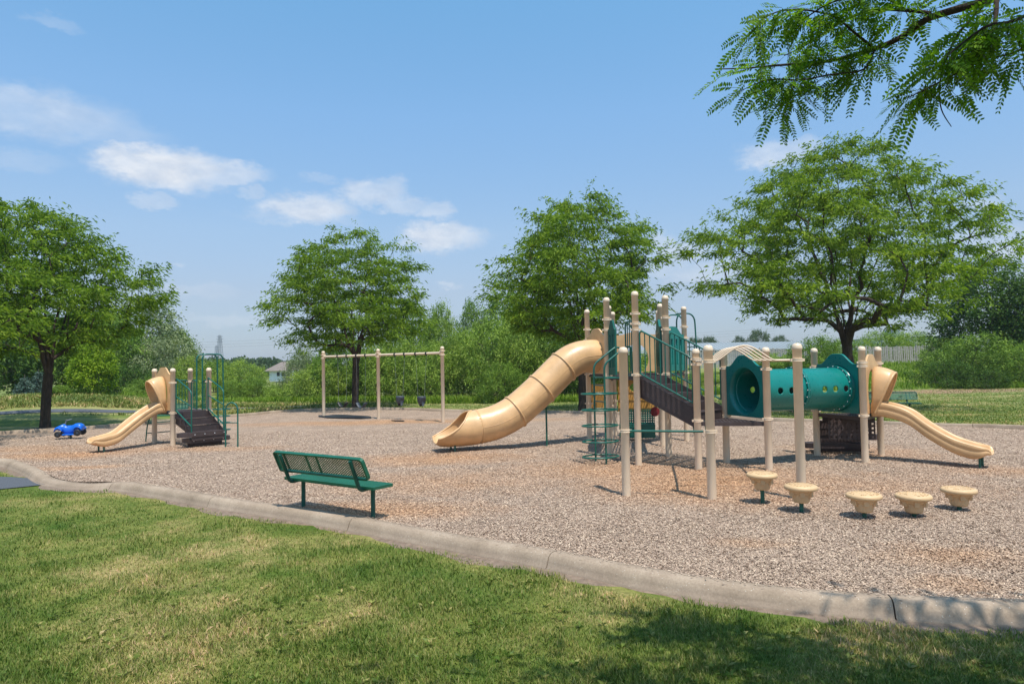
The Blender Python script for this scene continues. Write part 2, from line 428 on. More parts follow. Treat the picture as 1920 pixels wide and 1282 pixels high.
def rpath(pts, r=.08, n=4):
    """polyline with rounded corners"""
    pts = [Vector(p) for p in pts]; out = [pts[0]]
    for i in range(1, len(pts)-1):
        a, b, c = pts[i-1], pts[i], pts[i+1]
        d1 = (a-b); d2 = (c-b); rr = min(r, d1.length*.45, d2.length*.45)
        p1 = b+d1.normalized()*rr; p2 = b+d2.normalized()*rr
        for k in range(n+1):
            t = k/n; out.append(p1*(1-t)**2+b*2*t*(1-t)+p2*t*t)
    out.append(pts[-1]); return out
def d2(deg): return Vector((math.cos(math.radians(deg)), math.sin(math.radians(deg)), 0))

# ------------------------------------------------------------------ terrain
def sstep(a, b, x):
    t = np.clip((x-a)/(b-a), 0, 1); return t*t*(3-2*t)
def ground_z(x, y):
    x = np.asarray(x, float); y = np.asarray(y, float)
    z = np.full(np.broadcast(x, y).shape, -.12)
    z = z+1.55*sstep(43.5, 57, y-0.04*(x-25))*sstep(6, 17, x)
    z = z+.95*np.exp(-((x+24)/7.5)**2-((y-35)/5.0)**2)
    z = z+.04*np.sin(x*.31+1)*np.sin(y*.27)*sstep(26, 40, y)
    return z
def gz(x, y): return float(ground_z(x, y))
xs = np.unique(np.concatenate([np.linspace(-600, -60, 14), np.linspace(-60, 60, 121), np.linspace(60, 600, 14)]))
ys = np.unique(np.concatenate([np.linspace(-60, 0, 7), np.linspace(0, 90, 121), np.linspace(90, 1400, 16)]))
XX, YY = np.meshgrid(xs, ys); ZZ = ground_z(XX, YY)
V = np.stack([XX, YY, ZZ], -1).reshape(-1, 3); nx = len(xs); ny = len(ys)
I, J = np.meshgrid(np.arange(nx-1), np.arange(ny-1)); a = (J*nx+I).ravel()
tag(np_obj('ground', V, np.stack([a, a+1, a+nx+1, a+nx], 1), M['ground'], smooth=True), kind='structure')

NEAR = [(0, 861), (34, 866), (69, 878), (103, 892), (138, 899), (170, 902), (207, 901), (241, 903), (276, 909), (310, 915), (345, 921), (431, 935), (517, 947), (600, 959),
        (750, 985), (900, 1011), (1027, 1032), (1166, 1060), (1325, 1086), (1484, 1105), (1607, 1115), (1750, 1123), (1856, 1128), (1920, 1129)]
FAR = [(1880, 801), (1749, 798), (1530, 790), (1455, 788), (1300, 780), (1083, 774), (824, 770), (759, 767), (662, 767), (597, 768), (515, 773), (453, 779), (330, 789), (222, 798), (115, 806), (0, 813)]
nearW = [g(*p) for p in NEAR]; farW = [g(*p) for p in FAR]
ctrl = nearW+[(4.9, 5.6), (7.5, 6.6), (11, 9.2), (14.2, 13), (15.2, 16.8)]+farW+[(-19.2, 20.5), (-18.6, 17.4), (-15, 16.4)]
bd = cr_curve(ctrl, 6, True)
bd = np.array(bd)
# resample evenly
def resample(P, step):
    Q = np.vstack([P, P[:1]]); d = np.r_[0, np.cumsum(np.hypot(*np.diff(Q, axis=0).T))]
    n = int(d[-1]/step); t = np.linspace(0, d[-1], n, endpoint=False)
    return np.stack([np.interp(t, d, Q[:, 0]), np.interp(t, d, Q[:, 1])], 1)
bd = resample(bd, .22)
for _ in range(3): bd = (np.roll(bd, 1, 0)+2*bd+np.roll(bd, -1, 0))/4
tang = np.roll(bd, -1, 0)-np.roll(bd, 1, 0); tang /= np.hypot(tang[:, 0], tang[:, 1])[:, None]
area = .5*np.sum(bd[:, 0]*np.roll(bd[:, 1], -1)-np.roll(bd[:, 0], -1)*bd[:, 1])
nrm = np.stack([tang[:, 1], -tang[:, 0]], 1)*(1 if area > 0 else -1)
# mulch sheet
cen = np.array([0., 17.]); RN = 60; NB = len(bd)
def mulch_z(x, y):
    return .012*np.sin(x*1.7+.6*y)+.010*np.sin(2.3*y-x*.7+1)+.006*np.sin(6.1*x+1.3)*np.sin(5.3*y)-.02
rings = []
for k in range(RN+1):
    t = (k/RN)
    P = cen+(bd-nrm*0.0-cen)*t
    rings.append(np.c_[P, mulch_z(P[:, 0], P[:, 1])])
Vm = np.vstack(rings); fm = []
idx = np.arange(NB)
for k in range(RN):
    a0 = k*NB+idx; a1 = k*NB+(idx+1) % NB
    fm.append(np.stack([a0, a0+NB, a1+NB, a1], 1))
tag(np_obj('mulch_bed', Vm, np.vstack(fm), M['mulch'], smooth=True), kind='structure')
# kerb: swept profile in lengths with open joints
prof = [(0, -.10), (0, .015), (.014, .030), (.11, .034), (.152, .025), (.186, -.002), (.208, -.052), (.228, -.095), (.25, -.106), (.255, -.2)]
i_ramp = np.argmin(np.hypot(*(bd-np.array(g(128, 897))).T))
kb = MB(); seg = 14
def kerb_off(i):
    x, y = bd[i % NB]; far = 1 if y > 18 else 0
    dd = min(abs(i-i_ramp), NB-abs(i-i_ramp))*.22
    low = math.exp(-(dd/1.3)**4)
    return (.045 if far else 0)-.075*low+.006*math.sin(i*.37)
for s0 in range(0, NB, seg):
    ids = list(range(s0, min(s0+seg, NB)+1)); vs = []
    for q, i in enumerate(ids):
        b = bd[i % NB].copy(); n_ = nrm[i % NB]; t_ = tang[i % NB]
        if q == 0: b = b+t_*.006
        if q == len(ids)-1: b = b-t_*.006
        dz = kerb_off(i); ww = 1.0+.25*math.exp(-((min(abs(i-i_ramp), NB-abs(i-i_ramp))*.22)/1.6)**4)
        for (o_, z_) in prof: vs.append((b[0]+n_[0]*o_*ww, b[1]+n_[1]*o_*ww, z_+(dz if z_ > -.09 else 0)))
    k = len(prof); fs = []
    for i in range(len(ids)-1):
        for j in range(k-1): fs.append((i*k+j, (i+1)*k+j, (i+1)*k+j+1, i*k+j+1))
    kb.add(vs, fs); kb.add(vs[:k], [tuple(range(k))]); kb.add(vs[-k:], [tuple(reversed(range(k)))])
tag(kb.build('kerb', M['concrete'], smooth=True), kind='structure')
# worn soil strip outside the kerb
sv = []; sf = []
for i in range(NB):
    b = bd[i]; n_ = nrm[i]; wv = .38+.08*math.sin(i*.31)+.05*math.sin(i*1.13+2)+.03*math.sin(i*2.7)
    sv += [(b[0]+n_[0]*.21, b[1]+n_[1]*.21, -.108), (b[0]+n_[0]*wv, b[1]+n_[1]*wv, -.1195)]
    j = (i+1) % NB; sf.append((2*i, 2*j, 2*j+1, 2*i+1))
tag(MB().add(sv, sf).build('soil_strip', M['dirt']), kind='structure')
# asphalt path beyond the bed, and the path end at the near left
pm = MB(); pl = [(60, 788), (180, 784), (260, 782), (330, 781), (420, 781), (520, 783)]
pc = cr_curve([g(p[0], p[1]-1, -.1) for p in [(-200, 800), (0, 791), (130, 786.5), (260, 783), (330, 779)]]+[(-11.5, 37.5), (-9.5, 44)], 8)
vs = []; fs = []
for i, p in enumerate(pc):
    a = np.array(pc[max(i-1, 0)]); b = np.array(pc[min(i+1, len(pc)-1)]); t = (b-a)/np.hypot(*(b-a)); n_ = (-t[1], t[0])
    for w in (-.38, .38):
        x = p[0]+n_[0]*w; y = p[1]+n_[1]*w; vs.append((x, y, gz(x, y)+.02))
    if i: fs.append((2*i-2, 2*i-1, 2*i+1, 2*i))
pm.add(vs, fs); tag(pm.build('far_path', M['asphalt']), kind='structure')
pp = [g(*p, -.12) for p in [(-300, 892), (-100, 893), (20, 895), (95, 900), (160, 904), (100, 908), (20, 916), (-120, 930), (-400, 950)]]
MB().add([(x, y, -.104) for x, y in pp], [tuple(range(len(pp)))]).build('path', M['asphalt'])
tag(bpy.data.objects['path'], kind='structure')

def leaves_np(C, D, L, W, r, curl=.25):
    """kite leaves at C pointing along D"""
    n = len(C); D = D/np.linalg.norm(D, axis=1, keepdims=True)
    rv = r.normal(size=(n, 3)); rv[:, 2] *= .6
    rv[:, 2] += 0
    S = np.cross(D, rv); S /= np.maximum(np.linalg.norm(S, axis=1, keepdims=True), 1e-5)
    L = L[:, None]; W = W[:, None]
    p0 = C; p1 = C+D*L*.45+S*W*.5; p2 = C+D*L-np.array([[0, 0, 1.]])*L*curl; p3 = C+D*L*.45-S*W*.5
    return np.stack([p0, p1, p2, p3], 1).reshape(-1, 3), np.arange(n*4).reshape(-1, 4)
# near lawn blades
nearX = bd; 
nb_pts = cr_curve([np.array(p) for p in nearW], 4)
nbx = np.array([p[0] for p in nb_pts]); nby = np.array([p[1] for p in nb_pts])
order = np.argsort(nbx); nbx = nbx[order]; nby = nby[order]
def blades(n, ymin, ymax, hmin, hmax, wid, seed, power=2.0):
    r = np.random.default_rng(seed)
    u = r.random(n)
    Y = 1/(1/ymin+(1/ymax-1/ymin)*u)
    X = (r.random(n)*1.62-.80)*Y
    edge = np.interp(X, nbx, nby, left=30, right=5.2)
    slope = np.gradient(nby, nbx); sl = np.interp(X, nbx, slope)
    ed = edge-.36*np.sqrt(1+np.clip(sl, -3, 3)**2)+.05*np.sin(X*5+np.sin(X*2.3))+.03*np.sin(X*17+1)-np.abs(r.normal(0, .07, n))+.03
    ok = Y < ed
    # keep off the asphalt
    px = CX+F*X/Y; py = hy(px)+F*(CH+.12)/Y
    ok &= ~((px < 110) & (py > 893) & (py < 917))
    ok &= (px > -40) & (px < 1960)
    X, Y = X[ok], Y[ok]; n = len(X)
    clump = np.sin(X*3.1+1.3*np.sin(Y*2.2))*np.sin(Y*2.9+1.1*np.sin(X*1.7))+.5*np.sin(X*9.3+2)*np.sin(Y*8.1)
    Hh = (hmin+(hmax-hmin)*r.random(n)**1.5)*(1+.45*np.clip(clump, -.6, 1.2))
    an = r.random(n)*2*PI; lean = (.25+.75*r.random(n))*Hh
    base = np.stack([X, Y, ground_z(X, Y)-.004], 1)
    dr = np.stack([np.cos(an), np.sin(an), np.zeros(n)], 1)
    wa = an+PI/2+r.normal(0, .6, n); wd = np.stack([np.cos(wa), np.sin(wa), np.zeros(n)], 1)*(wid*(.6+.8*r.random(n))*(1+Y*.10))[:, None]
    mid = base+dr*(lean*.35)[:, None]+np.array([0, 0, 1])*(Hh*.62)[:, None]
    tip = base+dr*lean[:, None]+np.array([0, 0, 1])*Hh[:, None]
    V = np.stack([base-wd, base+wd, mid+wd*.75, mid-wd*.75, tip], 1).reshape(-1, 3)
    b = np.arange(n)*5
    return V, np.stack([b, b+1, b+2, b+3], 1), np.stack([b+3, b+2, b+4], 1)
V, q, t = blades(430000, 2.9, 17, .022, .052, .0022, 3)
rw = np.random.default_rng(61); C_ = []; D_ = []
for k in range(420):
    y_ = 3.3+3.5*rw.random()**1.3; x_ = (rw.random()*1.5-.75)*y_
    if y_ > np.interp(x_, nbx, nby, left=30, right=5.2)-.55: continue
    for j in range(7): a_ = j*.9+rw.random(); C_.append([x_, y_, -.105]); D_.append([math.cos(a_), math.sin(a_), .45+.3*rw.random()])
kw_ = len(C_); LV_, LF_ = leaves_np(np.array(C_), np.array(D_), .045+.03*rw.random(kw_), .016+.01*rw.random(kw_), rw, .1)
q = np.vstack([q, LF_+len(V)]); V = np.vstack([V, LV_])
tag(np_obj('grass', V, [q, t], M['blade']), 'mown green and straw coloured lawn grass in front of the kerb', 'grass', kind='stuff')

# loose chips on the near mulch
def inside(X, Y, P):
    c = np.zeros(len(X), bool); j = len(P)-1
    for i in range(len(P)):
        xi, yi = P[i]; xj, yj = P[j]
        cnd = ((yi > Y) != (yj > Y)) & (X < (xj-xi)*(Y-yi)/((yj-yi) or 1e-9)+xi); c ^= cnd; j = i
    return c
def chips(n, y0, y1, seed, L=.018, W=.0037):
    r = np.random.default_rng(seed); u = r.random(n); Y = 1/(1/y0+(1/y1-1/y0)*u); X = (r.random(n)*1.6-.8)*Y
    ok = inside(X, Y, bd[::2]); X, Y = X[ok], Y[ok]; n = len(X)
    an = r.random(n)*2*PI; tl = r.normal(0, .22, n); rl = r.normal(0, .35, n)
    s = (.5+r.random(n))*(1+Y*.03)
    a = np.stack([np.cos(an)*np.cos(tl), np.sin(an)*np.cos(tl), np.sin(tl)], 1)*(L/2*s)[:, None]
    b = np.stack([-np.sin(an)*np.cos(rl), np.cos(an)*np.cos(rl), np.sin(rl)], 1)*(W*(.6+.8*r.random(n))*(1+Y*.05))[:, None]
    c = np.stack([X, Y, mulch_z(X, Y)+.006+.01*r.random(n)], 1)
    V = np.stack([c-a-b*.7, c+a*.9-b, c+a+b*.6, c-a*.8+b], 1).reshape(-1, 3)
    return V, np.arange(n*4).reshape(-1, 4)
V, q = chips(700000, 5.0, 22, 5)
def spill(n, seed):
    r = np.random.default_rng(seed); ids = np.where((bd[:, 1] < 14) & (np.abs(bd[:, 0]) < 13))[0]; i = r.choice(ids, n)
    o_ = np.abs(r.normal(0, .06, n)); c = bd[i]+nrm[i]*o_[:, None]+tang[i]*(r.random(n)*.22)[:, None]
    z = np.where(o_ < .13, .040, np.where(o_ < .17, .03, -.098)); an = r.random(n)*6.28
    a = np.stack([np.cos(an), np.sin(an), 0*an], 1)*.011; b = np.stack([-np.sin(an), np.cos(an), 0*an], 1)*.004; C = np.c_[c, z+np.array([kerb_off(k) if oo < .17 else 0 for k, oo in zip(i, o_)])]
    return np.stack([C-a-b, C+a-b, C+a+b, C-a+b], 1).reshape(-1, 3)
Vk = spill(2600, 4); q = np.vstack([q, np.arange(len(Vk)).reshape(-1, 4)+len(V)]); V = np.vstack([V, Vk])
tag(np_obj('wood_chips', V, q, M['chip']), 'loose grey brown wood chips covering the playground bed', 'wood chips', kind='stuff')

# ------------------------------------------------------------------ play structure helpers
POST_R = .066
_clamp = {}
def post(x, y, h, parent, clamps=(), r=POST_R, label=None):
    P = [(r, -.15), (r, h-.10), (r*1.10, h-.098), (r*1.12, h-.07), (r*1.04, h-.04), (r*.82, h-.014), (r*.45, h-.002), (0.001, h)]
    o = MB().lathe(P, (x, y, 0), 20).build('post', M['post'], parent, smooth=True)
    for z in clamps:
        key = round(r, 3)
        if key not in _clamp:
            m = MB(); R = r+.013
            m.lathe([(r, -.024), (R, -.022), (R, -.010), (R-.006, -.006), (R-.006, .006), (R, .010), (R, .022), (r, .024)], (0, 0, 0), 20)
            m.box((R+.006, 0, 0), (.034, .03, .04)); m.box((-R-.006, 0, 0), (.034, .03, .04))
            c = m.build('clamp', M['post'], None, smooth=False); COL.objects.unlink(c); _clamp[key] = c.data
        c = bpy.data.objects.new('clamp', _clamp[key]); COL.objects.link(c); c.parent = o
        rl = root_loc(parent); c.location = (x-rl[0], y-rl[1], z-rl[2])
    return o
def pip(p, poly):
    x, y = p; c = False; j = len(poly)-1
    for i in range(len(poly)):
        if (poly[i][1] > y) != (poly[j][1] > y) and x < (poly[j][0]-poly[i][0])*(y-poly[i][1])/(poly[j][1]-poly[i][1])+poly[i][0]: c = not c
        j = i
    return c
def perf_plate(mb, poly, z, pitch=.07, hole=.026, th=.006, inset=.09):
    """perforated sheet: border ring plus holed cells"""
    poly = [Vector((p[0], p[1])) for p in poly]; n = len(poly)
    c = sum(poly, Vector((0, 0)))/n
    inn = [p+(c-p).normalized()*inset*1.6 for p in poly]
    vs = [(p.x, p.y, z) for p in poly]+[(p.x, p.y, z) for p in inn]
    mb.add(vs, [(i, (i+1) % n, n+(i+1) % n, n+i) for i in range(n)])
    ex = (poly[1]-poly[0]).normalized(); ey = Vector((-ex.y, ex.x))
    R = max((p-c).length for p in poly); k = int(R/pitch)+1
    mid = [p+(c-p).normalized()*inset*.9 for p in poly]
    for i in range(-k, k+1):
        for j in range(-k, k+1):
            q = c+ex*i*pitch+ey*j*pitch
            if not pip(q, mid): continue
            h = pitch/2; a = hole
            o = [(-h, -h), (h, -h), (h, h), (-h, h)]; ii = [(-a, -a), (a, -a), (a, a), (-a, a)]
            vs = [((q+ex*u+ey*w).x, (q+ex*u+ey*w).y, z+.002) for u, w in o+ii]
            mb.add(vs, [(0, 1, 5, 4), (1, 2, 6, 5), (2, 3, 7, 6), (3, 0, 4, 7)])
def deck(poly, z, parent, th=.07):
    mb = MB(); perf_plate(mb, poly, z)
    n = len(poly)
    vs = [(p[0], p[1], z-.001) for p in poly]+[(p[0], p[1], z-th) for p in poly]
    mb.add(vs, [(i, n+i, n+(i+1) % n, (i+1) % n) for i in range(n)])
    c = sum((Vector((p[0], p[1])) for p in poly), Vector((0, 0)))/n
    for p in poly:   # support ribs below
        mb.beam((c.x, c.y, z-.045), (p[0]*.92+c.x*.08, p[1]*.92+c.y*.08, z-.045), .03, .05)
    return mb.build('deck', M['brown'], parent, solid=.006)
def outline(w, h0, h1, peak, n=18, peakw=.84):
    """arched panel outline in (s,z): flat shoulders with a raised middle"""
    pts = [(0, h0), (w, h0), (w, h1)]
    a = w*(1-peakw)/2
    for k in range(n+1):
        t = 1-k/n; s = a+(w-2*a)*t
        q_ = min(1, 2*min(t, 1-t)/.78); pts.append((s, h1+(peak-h1)*q_*q_*(3-2*q_)))
    pts.append((0, h1)); return pts
def ring_panel(P0, P1, outl, hc, hr, th, name, mat, parent, nseg=48, hole_sx=1.0, oval_h=None, bevel=.008):
    """plate between P0 and P1 with an elliptical hole of centre hc and radii hr"""
    P0 = Vector((*P0, 0)); P1 = Vector((*P1, 0)); ex = (P1-P0).normalized(); nn = Vector((ex.y, -ex.x, 0))
    def rayhit(ang):
        dx, dz = math.cos(ang), math.sin(ang); best = 9
        for i in range(len(outl)):
            x1, z1 = outl[i]; x2, z2 = outl[(i+1) % len(outl)]
            x1 -= hc[0]; x2 -= hc[0]; z1 -= hc[1]; z2 -= hc[1]
            den = dx*(z2-z1)-dz*(x2-x1)
            if abs(den) < 1e-9: continue
            t = (x1*(z2-z1)-z1*(x2-x1))/den; u = (x1*dz-z1*dx)/den
            if t > 0 and -1e-6 <= u <= 1+1e-6: best = min(best, t)
        return (hc[0]+dx*best, hc[1]+dz*best)
    angs = sorted(set([2*PI*k/nseg for k in range(nseg)]+[math.atan2(z-hc[1], x-hc[0]) % (2*PI) for x, z in outl]))
    N = len(angs); O = [rayhit(a) for a in angs]; Hh = [(hc[0]+hr[0]*math.cos(a), hc[1]+hr[1]*math.sin(a)) for a in angs]
    mb = MB(); vs = []
    for off in (0, th):
        for L in (O, Hh):
            for s, z in L: p = P0+ex*s+nn*(off-th/2); vs.append((p.x, p.y, z))
    fs = []
    for i in range(N):
        j = (i+1) % N
        fs += [(i, j, N+j, N+i), (2*N+i, 3*N+i, 3*N+j, 2*N+j), (i, 2*N+i, 2*N+j, j), (N+i, N+j, 3*N+j, 3*N+i)]
    mb.add(vs, fs)
    return mb.build(name, mat, parent, bevel=bevel)
def solid_panel(P0, P1, outl, th, name, mat, parent, bevel=.01):
    P0 = Vector((*P0, 0)); P1 = Vector((*P1, 0)); ex = (P1-P0).normalized(); nn = Vector((ex.y, -ex.x, 0))*th
    po = [P0+ex*s+Vector((0, 0, z))-nn/2 for s, z in outl]
    return MB().extr(po, nn).build(name, mat, parent, bevel=bevel)
def slot_panel(P0, P1, w, z0, z1, peak, th, name, mat, parent, nslot=4):
    """arched panel with vertical ribs and rounded slots near the top"""
    P0 = Vector((*P0, 0)); P1 = Vector((*P1, 0)); ex = (P1-P0).normalized(); nn = Vector((ex.y, -ex.x, 0))
    mb = MB()
    def slab(s0, s1, a, b, t=th):
        mb.box(P0+ex*(s0+s1)/2+Vector((0, 0, (a+b)/2)), (s1-s0, t, b-a), (ex, nn, Vector((0, 0, 1))))
    top = z1-.12; bot = z0+.16
    slab(0, w, z0, bot); mw = w/(nslot*2+1)
    for k in range(nslot*2+1):
        s0 = k*mw
        if k % 2 == 0: slab(s0, s0+mw, bot, top, th*.98)
        else: slab(s0, s0+mw, bot, top-.16, th*.45)
    ol = outline(w, top, z1, peak)
    po = [P0+ex*s+Vector((0, 0, z))-nn*th/2 for s, z in ol]
    mb.extr(po, nn*th)
    return mb.build(name, mat, parent, bevel=.008)
def baluster_rail(P0, P1, zt0, zt1, zb0, zb1, n, name, mat, parent, r=.017, rb=.011, ext0=0.0, hookdown=True):
    """barrier of vertical rods: frame tube with a rounded start"""
    P0 = Vector((*P0, 0)); P1 = Vector((*P1, 0)); z = Vector((0, 0, 1)); mb = MB()
    loop = rpath([P0+z*zb0, P0+z*zt0, P1+z*zt1, P1+z*zb1], .10, 5)
    mb.tube(loop, r, 8); mb.tube([P0+z*zb0, P1+z*zb1], r, 8)
    for k in range(1, n):
        t = k/n; q = P0.lerp(P1, t); mb.tube([q+z*(zb0+(zb1-zb0)*t), q+z*(zt0+(zt1-zt0)*t)], rb, 6)
    return mb.build(name, mat, parent, smooth=True)
def slide(Mp, dr, prof, w, parent, foot_s, zdeck):
    """open wave slide: prof = [(s, lip z)]"""
    dr = Vector((*dr, 0)).normalized(); sd = Vector((-dr.y, dr.x, 0)); Mp = Vector((*Mp, 0))
    cv_ = cr_curve(prof, 8); hw = w/2
    sec = [(-.86, -.27), (-.95, -.24), (-.985, -.13), (-.955, -.115), (-.995, -.10), (-1.0, -.02), (-.96, 0), (-.88, .004), (-.80, -.02), (-.72, -.11), (-.62, -.165), (-.40, -.185),
           (.40, -.185), (.62, -.165), (.72, -.11), (.80, -.02), (.88, .004), (.96, 0), (1.0, -.02), (.995, -.10), (.955, -.115), (.985, -.13), (.95, -.24), (.86, -.27)]
    K = len(sec); vs = []; N = len(cv_)
    smax = cv_[-1][0]
    for i, (s, z) in enumerate(cv_):
        e = max(0, (s-(smax-.28))/.28); k_z = 1-.55*e*e; wf = 1+.03*e-.16*e**4
        for (a, b) in sec:
            bb = b*k_z; zz = z+bb
            if e > 0 and b < -.2: zz = z+b*(1-.5*e**2)
            p = Mp+dr*s+sd*(a*hw*wf); vs.append((p.x, p.y, max(zz, .05)))
    # rounded nose
    for q in (1, 2, 3):
        s, z = cv_[-1]; an = q/3*PI/2
        for (a, b) in sec:
            cz = z-.13; zz = cz+(vs[(N-1)*K+sec.index((a, b))][2]-cz)*math.cos(an)
            p = Mp+dr*(s+.075*math.sin(an))+sd*(a*hw*(.84-.22*math.sin(an)**2)/.87*.9); vs.append((p.x, p.y, zz))
    N2 = N+3; fs = []
    for i in range(N2-1):
        for k in range(K): fs.append((i*K+k, i*K+(k+1) % K, (i+1)*K+(k+1) % K, (i+1)*K+k))
    fs.append(tuple(range(K-1, -1, -1))); fs.append(tuple((N2-1)*K+k for k in range(K)))
    o = MB().add(vs, fs).build('wave_slide', M['tan'], parent, smooth=True)
    fz = np.interp(foot_s, [c[0] for c in cv_], [c[1] for c in cv_])
    for sg in (-1, 1):
        p = Mp+dr*foot_s+sd*sg*hw*.6
        MB().tube([p+Vector((0, 0, -.1)), p+Vector((0, 0, fz-.2))], .022, 8).build('slide_foot', M['green'], o, smooth=True)
    # hood: arched flange plus flared cowl
    hb = MB(); n = 22
    def arch(t, sc=1.0):     # t 0..1 around the inverted U
        a = PI*(1-t); x = math.cos(a)*hw*.98*sc
        return x, zdeck+.06+(.90*sc)*(max(0, math.sin(a))**.55)
    vs = []; R_ = 5
    for j in range(R_+1):
        u = j/R_
        for k in range(n+1):
            t = k/n; x, z = arch(t); fl = math.sin(PI*min(1, max(0, (z-zdeck-.06)/.9)))**.5 if 0 < t < 1 else 0
            out = (.05+.33*max(0, (z-zdeck-.06)/.9)**.8)*u
            flare = 1+.10*math.sin(u*PI/2)*max(0, (z-zdeck-.2))
            droop = -.10*u*u*max(0, (z-zdeck-.4)/.5)
            p = Mp+sd*x*flare+dr*(out+.02); vs.append((p.x, p.y, z+droop))
    fs = [(j*(n+1)+k, j*(n+1)+k+1, (j+1)*(n+1)+k+1, (j+1)*(n+1)+k) for j in range(R_) for k in range(n)]
    hb.add(vs, fs)
    rim = [vs[R_*(n+1)+k] for k in range(n+1)]
    h_o = hb.build('slide_hood', M['tan'], parent, smooth=True, solid=.03)
    MB().tube(rim, .022, 8).build('rim', M['tan'], h_o, smooth=True)
    return o, h_o
def hood_flange(P0, P1, zd, parent, mat):
    P0v = Vector(P0); P1v = Vector(P1); w = (P1v-P0v).length; ins = .07
    a = P0v.lerp(P1v, ins/w); b = P0v.lerp(P1v, 1-ins/w); w -= 2*ins
    return ring_panel((a.x, a.y), (b.x, b.y), outline(w, zd+.04, zd+1.02, zd+1.22, peakw=.9), (w/2, zd+.48), (w*.27, .43), .04, 'slide_flange', mat, parent)
def steps(Mp, dr, w, zd, n, rise, run, parent, ext=(.32, .30), k0=0.0):
    """vinyl coated steps leading down along dr; two lowest are wider platforms with rounded ends"""
    dr = Vector((*dr, 0)).normalized(); sd = Vector((-dr.y, dr.x, 0)); Mp = Vector((*Mp, 0))
    up_ = Vector((0, 0, 1)); st = thing_part('steps', parent)
    z = zd; s = k0
    for i in range(n):
        z -= rise
        if i < n-2:
            m = MB(); m.box(Mp+dr*(s+.012)+up_*(z+rise/2-.005), (.024, w-.01, rise-.01), (dr, sd, up_))
            c = Mp+dr*(s+run/2)+up_*(z); 
            po = [Mp+dr*(s+.02)+sd*(-w/2+.01), Mp+dr*(s+run+.02)+sd*(-w/2+.01), Mp+dr*(s+run+.02)+sd*(w/2-.01), Mp+dr*(s+.02)+sd*(w/2-.01)]
            perf_plate(m, [(p.x, p.y) for p in po], z, .06, .02, inset=.03)
            m.build('step', M['brown'], st, solid=.006)
            s += run
        else:
            if i == n-2:
                MB().box(Mp+dr*(s+.012)+up_*(z+rise/2-.005), (.024, w-.01, rise-.01), (dr, sd, up_)).build('riser', M['brown'], st)
            side = -1 if i == n-2 else 1
            L = run*1.35 if i == n-2 else run*1.7
            if i == n-1: s -= run*.55
            poly = [(0, -w/2), (0, w/2)]
            e = ext[0] if side == 1 else ext[1]
            if side == 1:
                poly = [(0, -w/2), (L, -w/2)]+[(L/2+L/2*math.cos(a), w/2+e*math.sin(a)) for a in np.linspace(0, PI, 9)]
            else:
                poly = [(L, w/2), (0, w/2)]+[(L/2-L/2*math.cos(a), -w/2-e*math.sin(a)) for a in np.linspace(0, PI, 9)]
            po = [Mp+dr*(s+a)+sd*b for a, b in poly]
            if side == -1: po = po[::-1] if False else po
            m = MB(); pts = [(p.x, p.y) for p in po]
            perf_plate(m, pts, z, .07, .018, inset=.05)
            nn = len(pts); vs = [(x, y, z-.001) for x, y in pts]+[(x, y, z-rise*.62) for x, y in pts]
            m.add(vs, [(a, nn+a, nn+(a+1) % nn, (a+1) % nn) for a in range(nn)])
            hh_ = rise*1.2 if i == n-2 else z
            m.box(Mp+dr*(s+(L-.03 if i == n-2 else L*.6))+up_*(z-.02-hh_/2), (.02, w-.02, hh_-.04), (dr, sd, up_))
            sp = m.build('step', M['brown'], st, solid=.008)
            for q in np.linspace(-.42, .42, 4):
                p = Mp+dr*(s+L+.006)+sd*(q*w)+up_*(z-.05); bolt(p, (sd, up_, dr), sp, 1)
    return st, s
def bolt(p, axes, parent, sg):
    MB().lathe([(.011, -.004*sg), (.011, .005*sg), (.001, .009*sg)], p, 8, axes).build('bolt', M['bolt'], parent)
def thing_part(name, parent):
    o = bpy.data.objects.new(name, None); COL.objects.link(o); o.parent = parent; o.empty_display_size = .1; return o

# ------------------------------------------------------------------ the large play structure
e49 = d2(49); A = Vector((2.47, 13.62, 0)); B = A+e49*1.245; Cc = A+d2(109)*1.245
cv = Vector((3.44, 12.80, 0)); L1 = cv+e49*1.245; L2 = L1+d2(-71)*1.245
T1 = Vector((6.39, 14.46, 0)); T2 = T1+d2(-71)*1.245; T3 = T2+e49*1.245
HC = Vector((3.22, 17.82, 0)); HX = [HC+d2(229+60*k)*1.245 for k in range(6)]   # C2,D,E,Fr,G,Fl
N1 = Vector((1.70, 10.46, 0)); N2 = Vector((2.91, 10.14, 0)); N3 = Vector((4.13, 9.90, 0))
HD = 1.72; LD = .87; HP = 3.43; LP = 2.245
def t2(v): return (v.x, v.y)
ps = thing('play_structure', 'large tan and green play structure with tube slide, stairs, crawl tunnel and overhead ladder', 'play structure', tuple(A))
for p, h, cl in ((A, HP, (1.76, 2.66, 2.78, 2.98)), (B, HP, (1.75, 2.7, 2.95)), (Cc, HP, (1.74, 2.72, 2.95)), (cv, LP, (.90, 1.95, 2.05)), (L1, LP, (.90, 1.86)), (L2, LP, (.93, 1.84)),
                 (T1, LP, (.92, 1.84)), (T2, LP, (.90, 1.86, 1.93)), (T3, LP, (.90, 1.90)), (N1, LP, (.965,)), (N2, LP, (.965, 2.0)), (N3, LP, (2.0,))):
    post(p.x, p.y, h, ps, cl)
for i, p in enumerate(HX): post(p.x, p.y, HP, ps, (.95, 1.72, 2.62, 2.9) if i in (0, 5, 2) else (.95, 1.72, 2.7))
deck([t2(A), t2(B), t2(Cc)], HD, ps); deck([t2(p) for p in HX], HD, ps)
deck([t2(cv), t2(L2), t2(L1)], LD, ps); deck([t2(T1), t2(T2), t2(T3)], LD, ps)
C2, D, E_, Fr, G_, Fl = HX
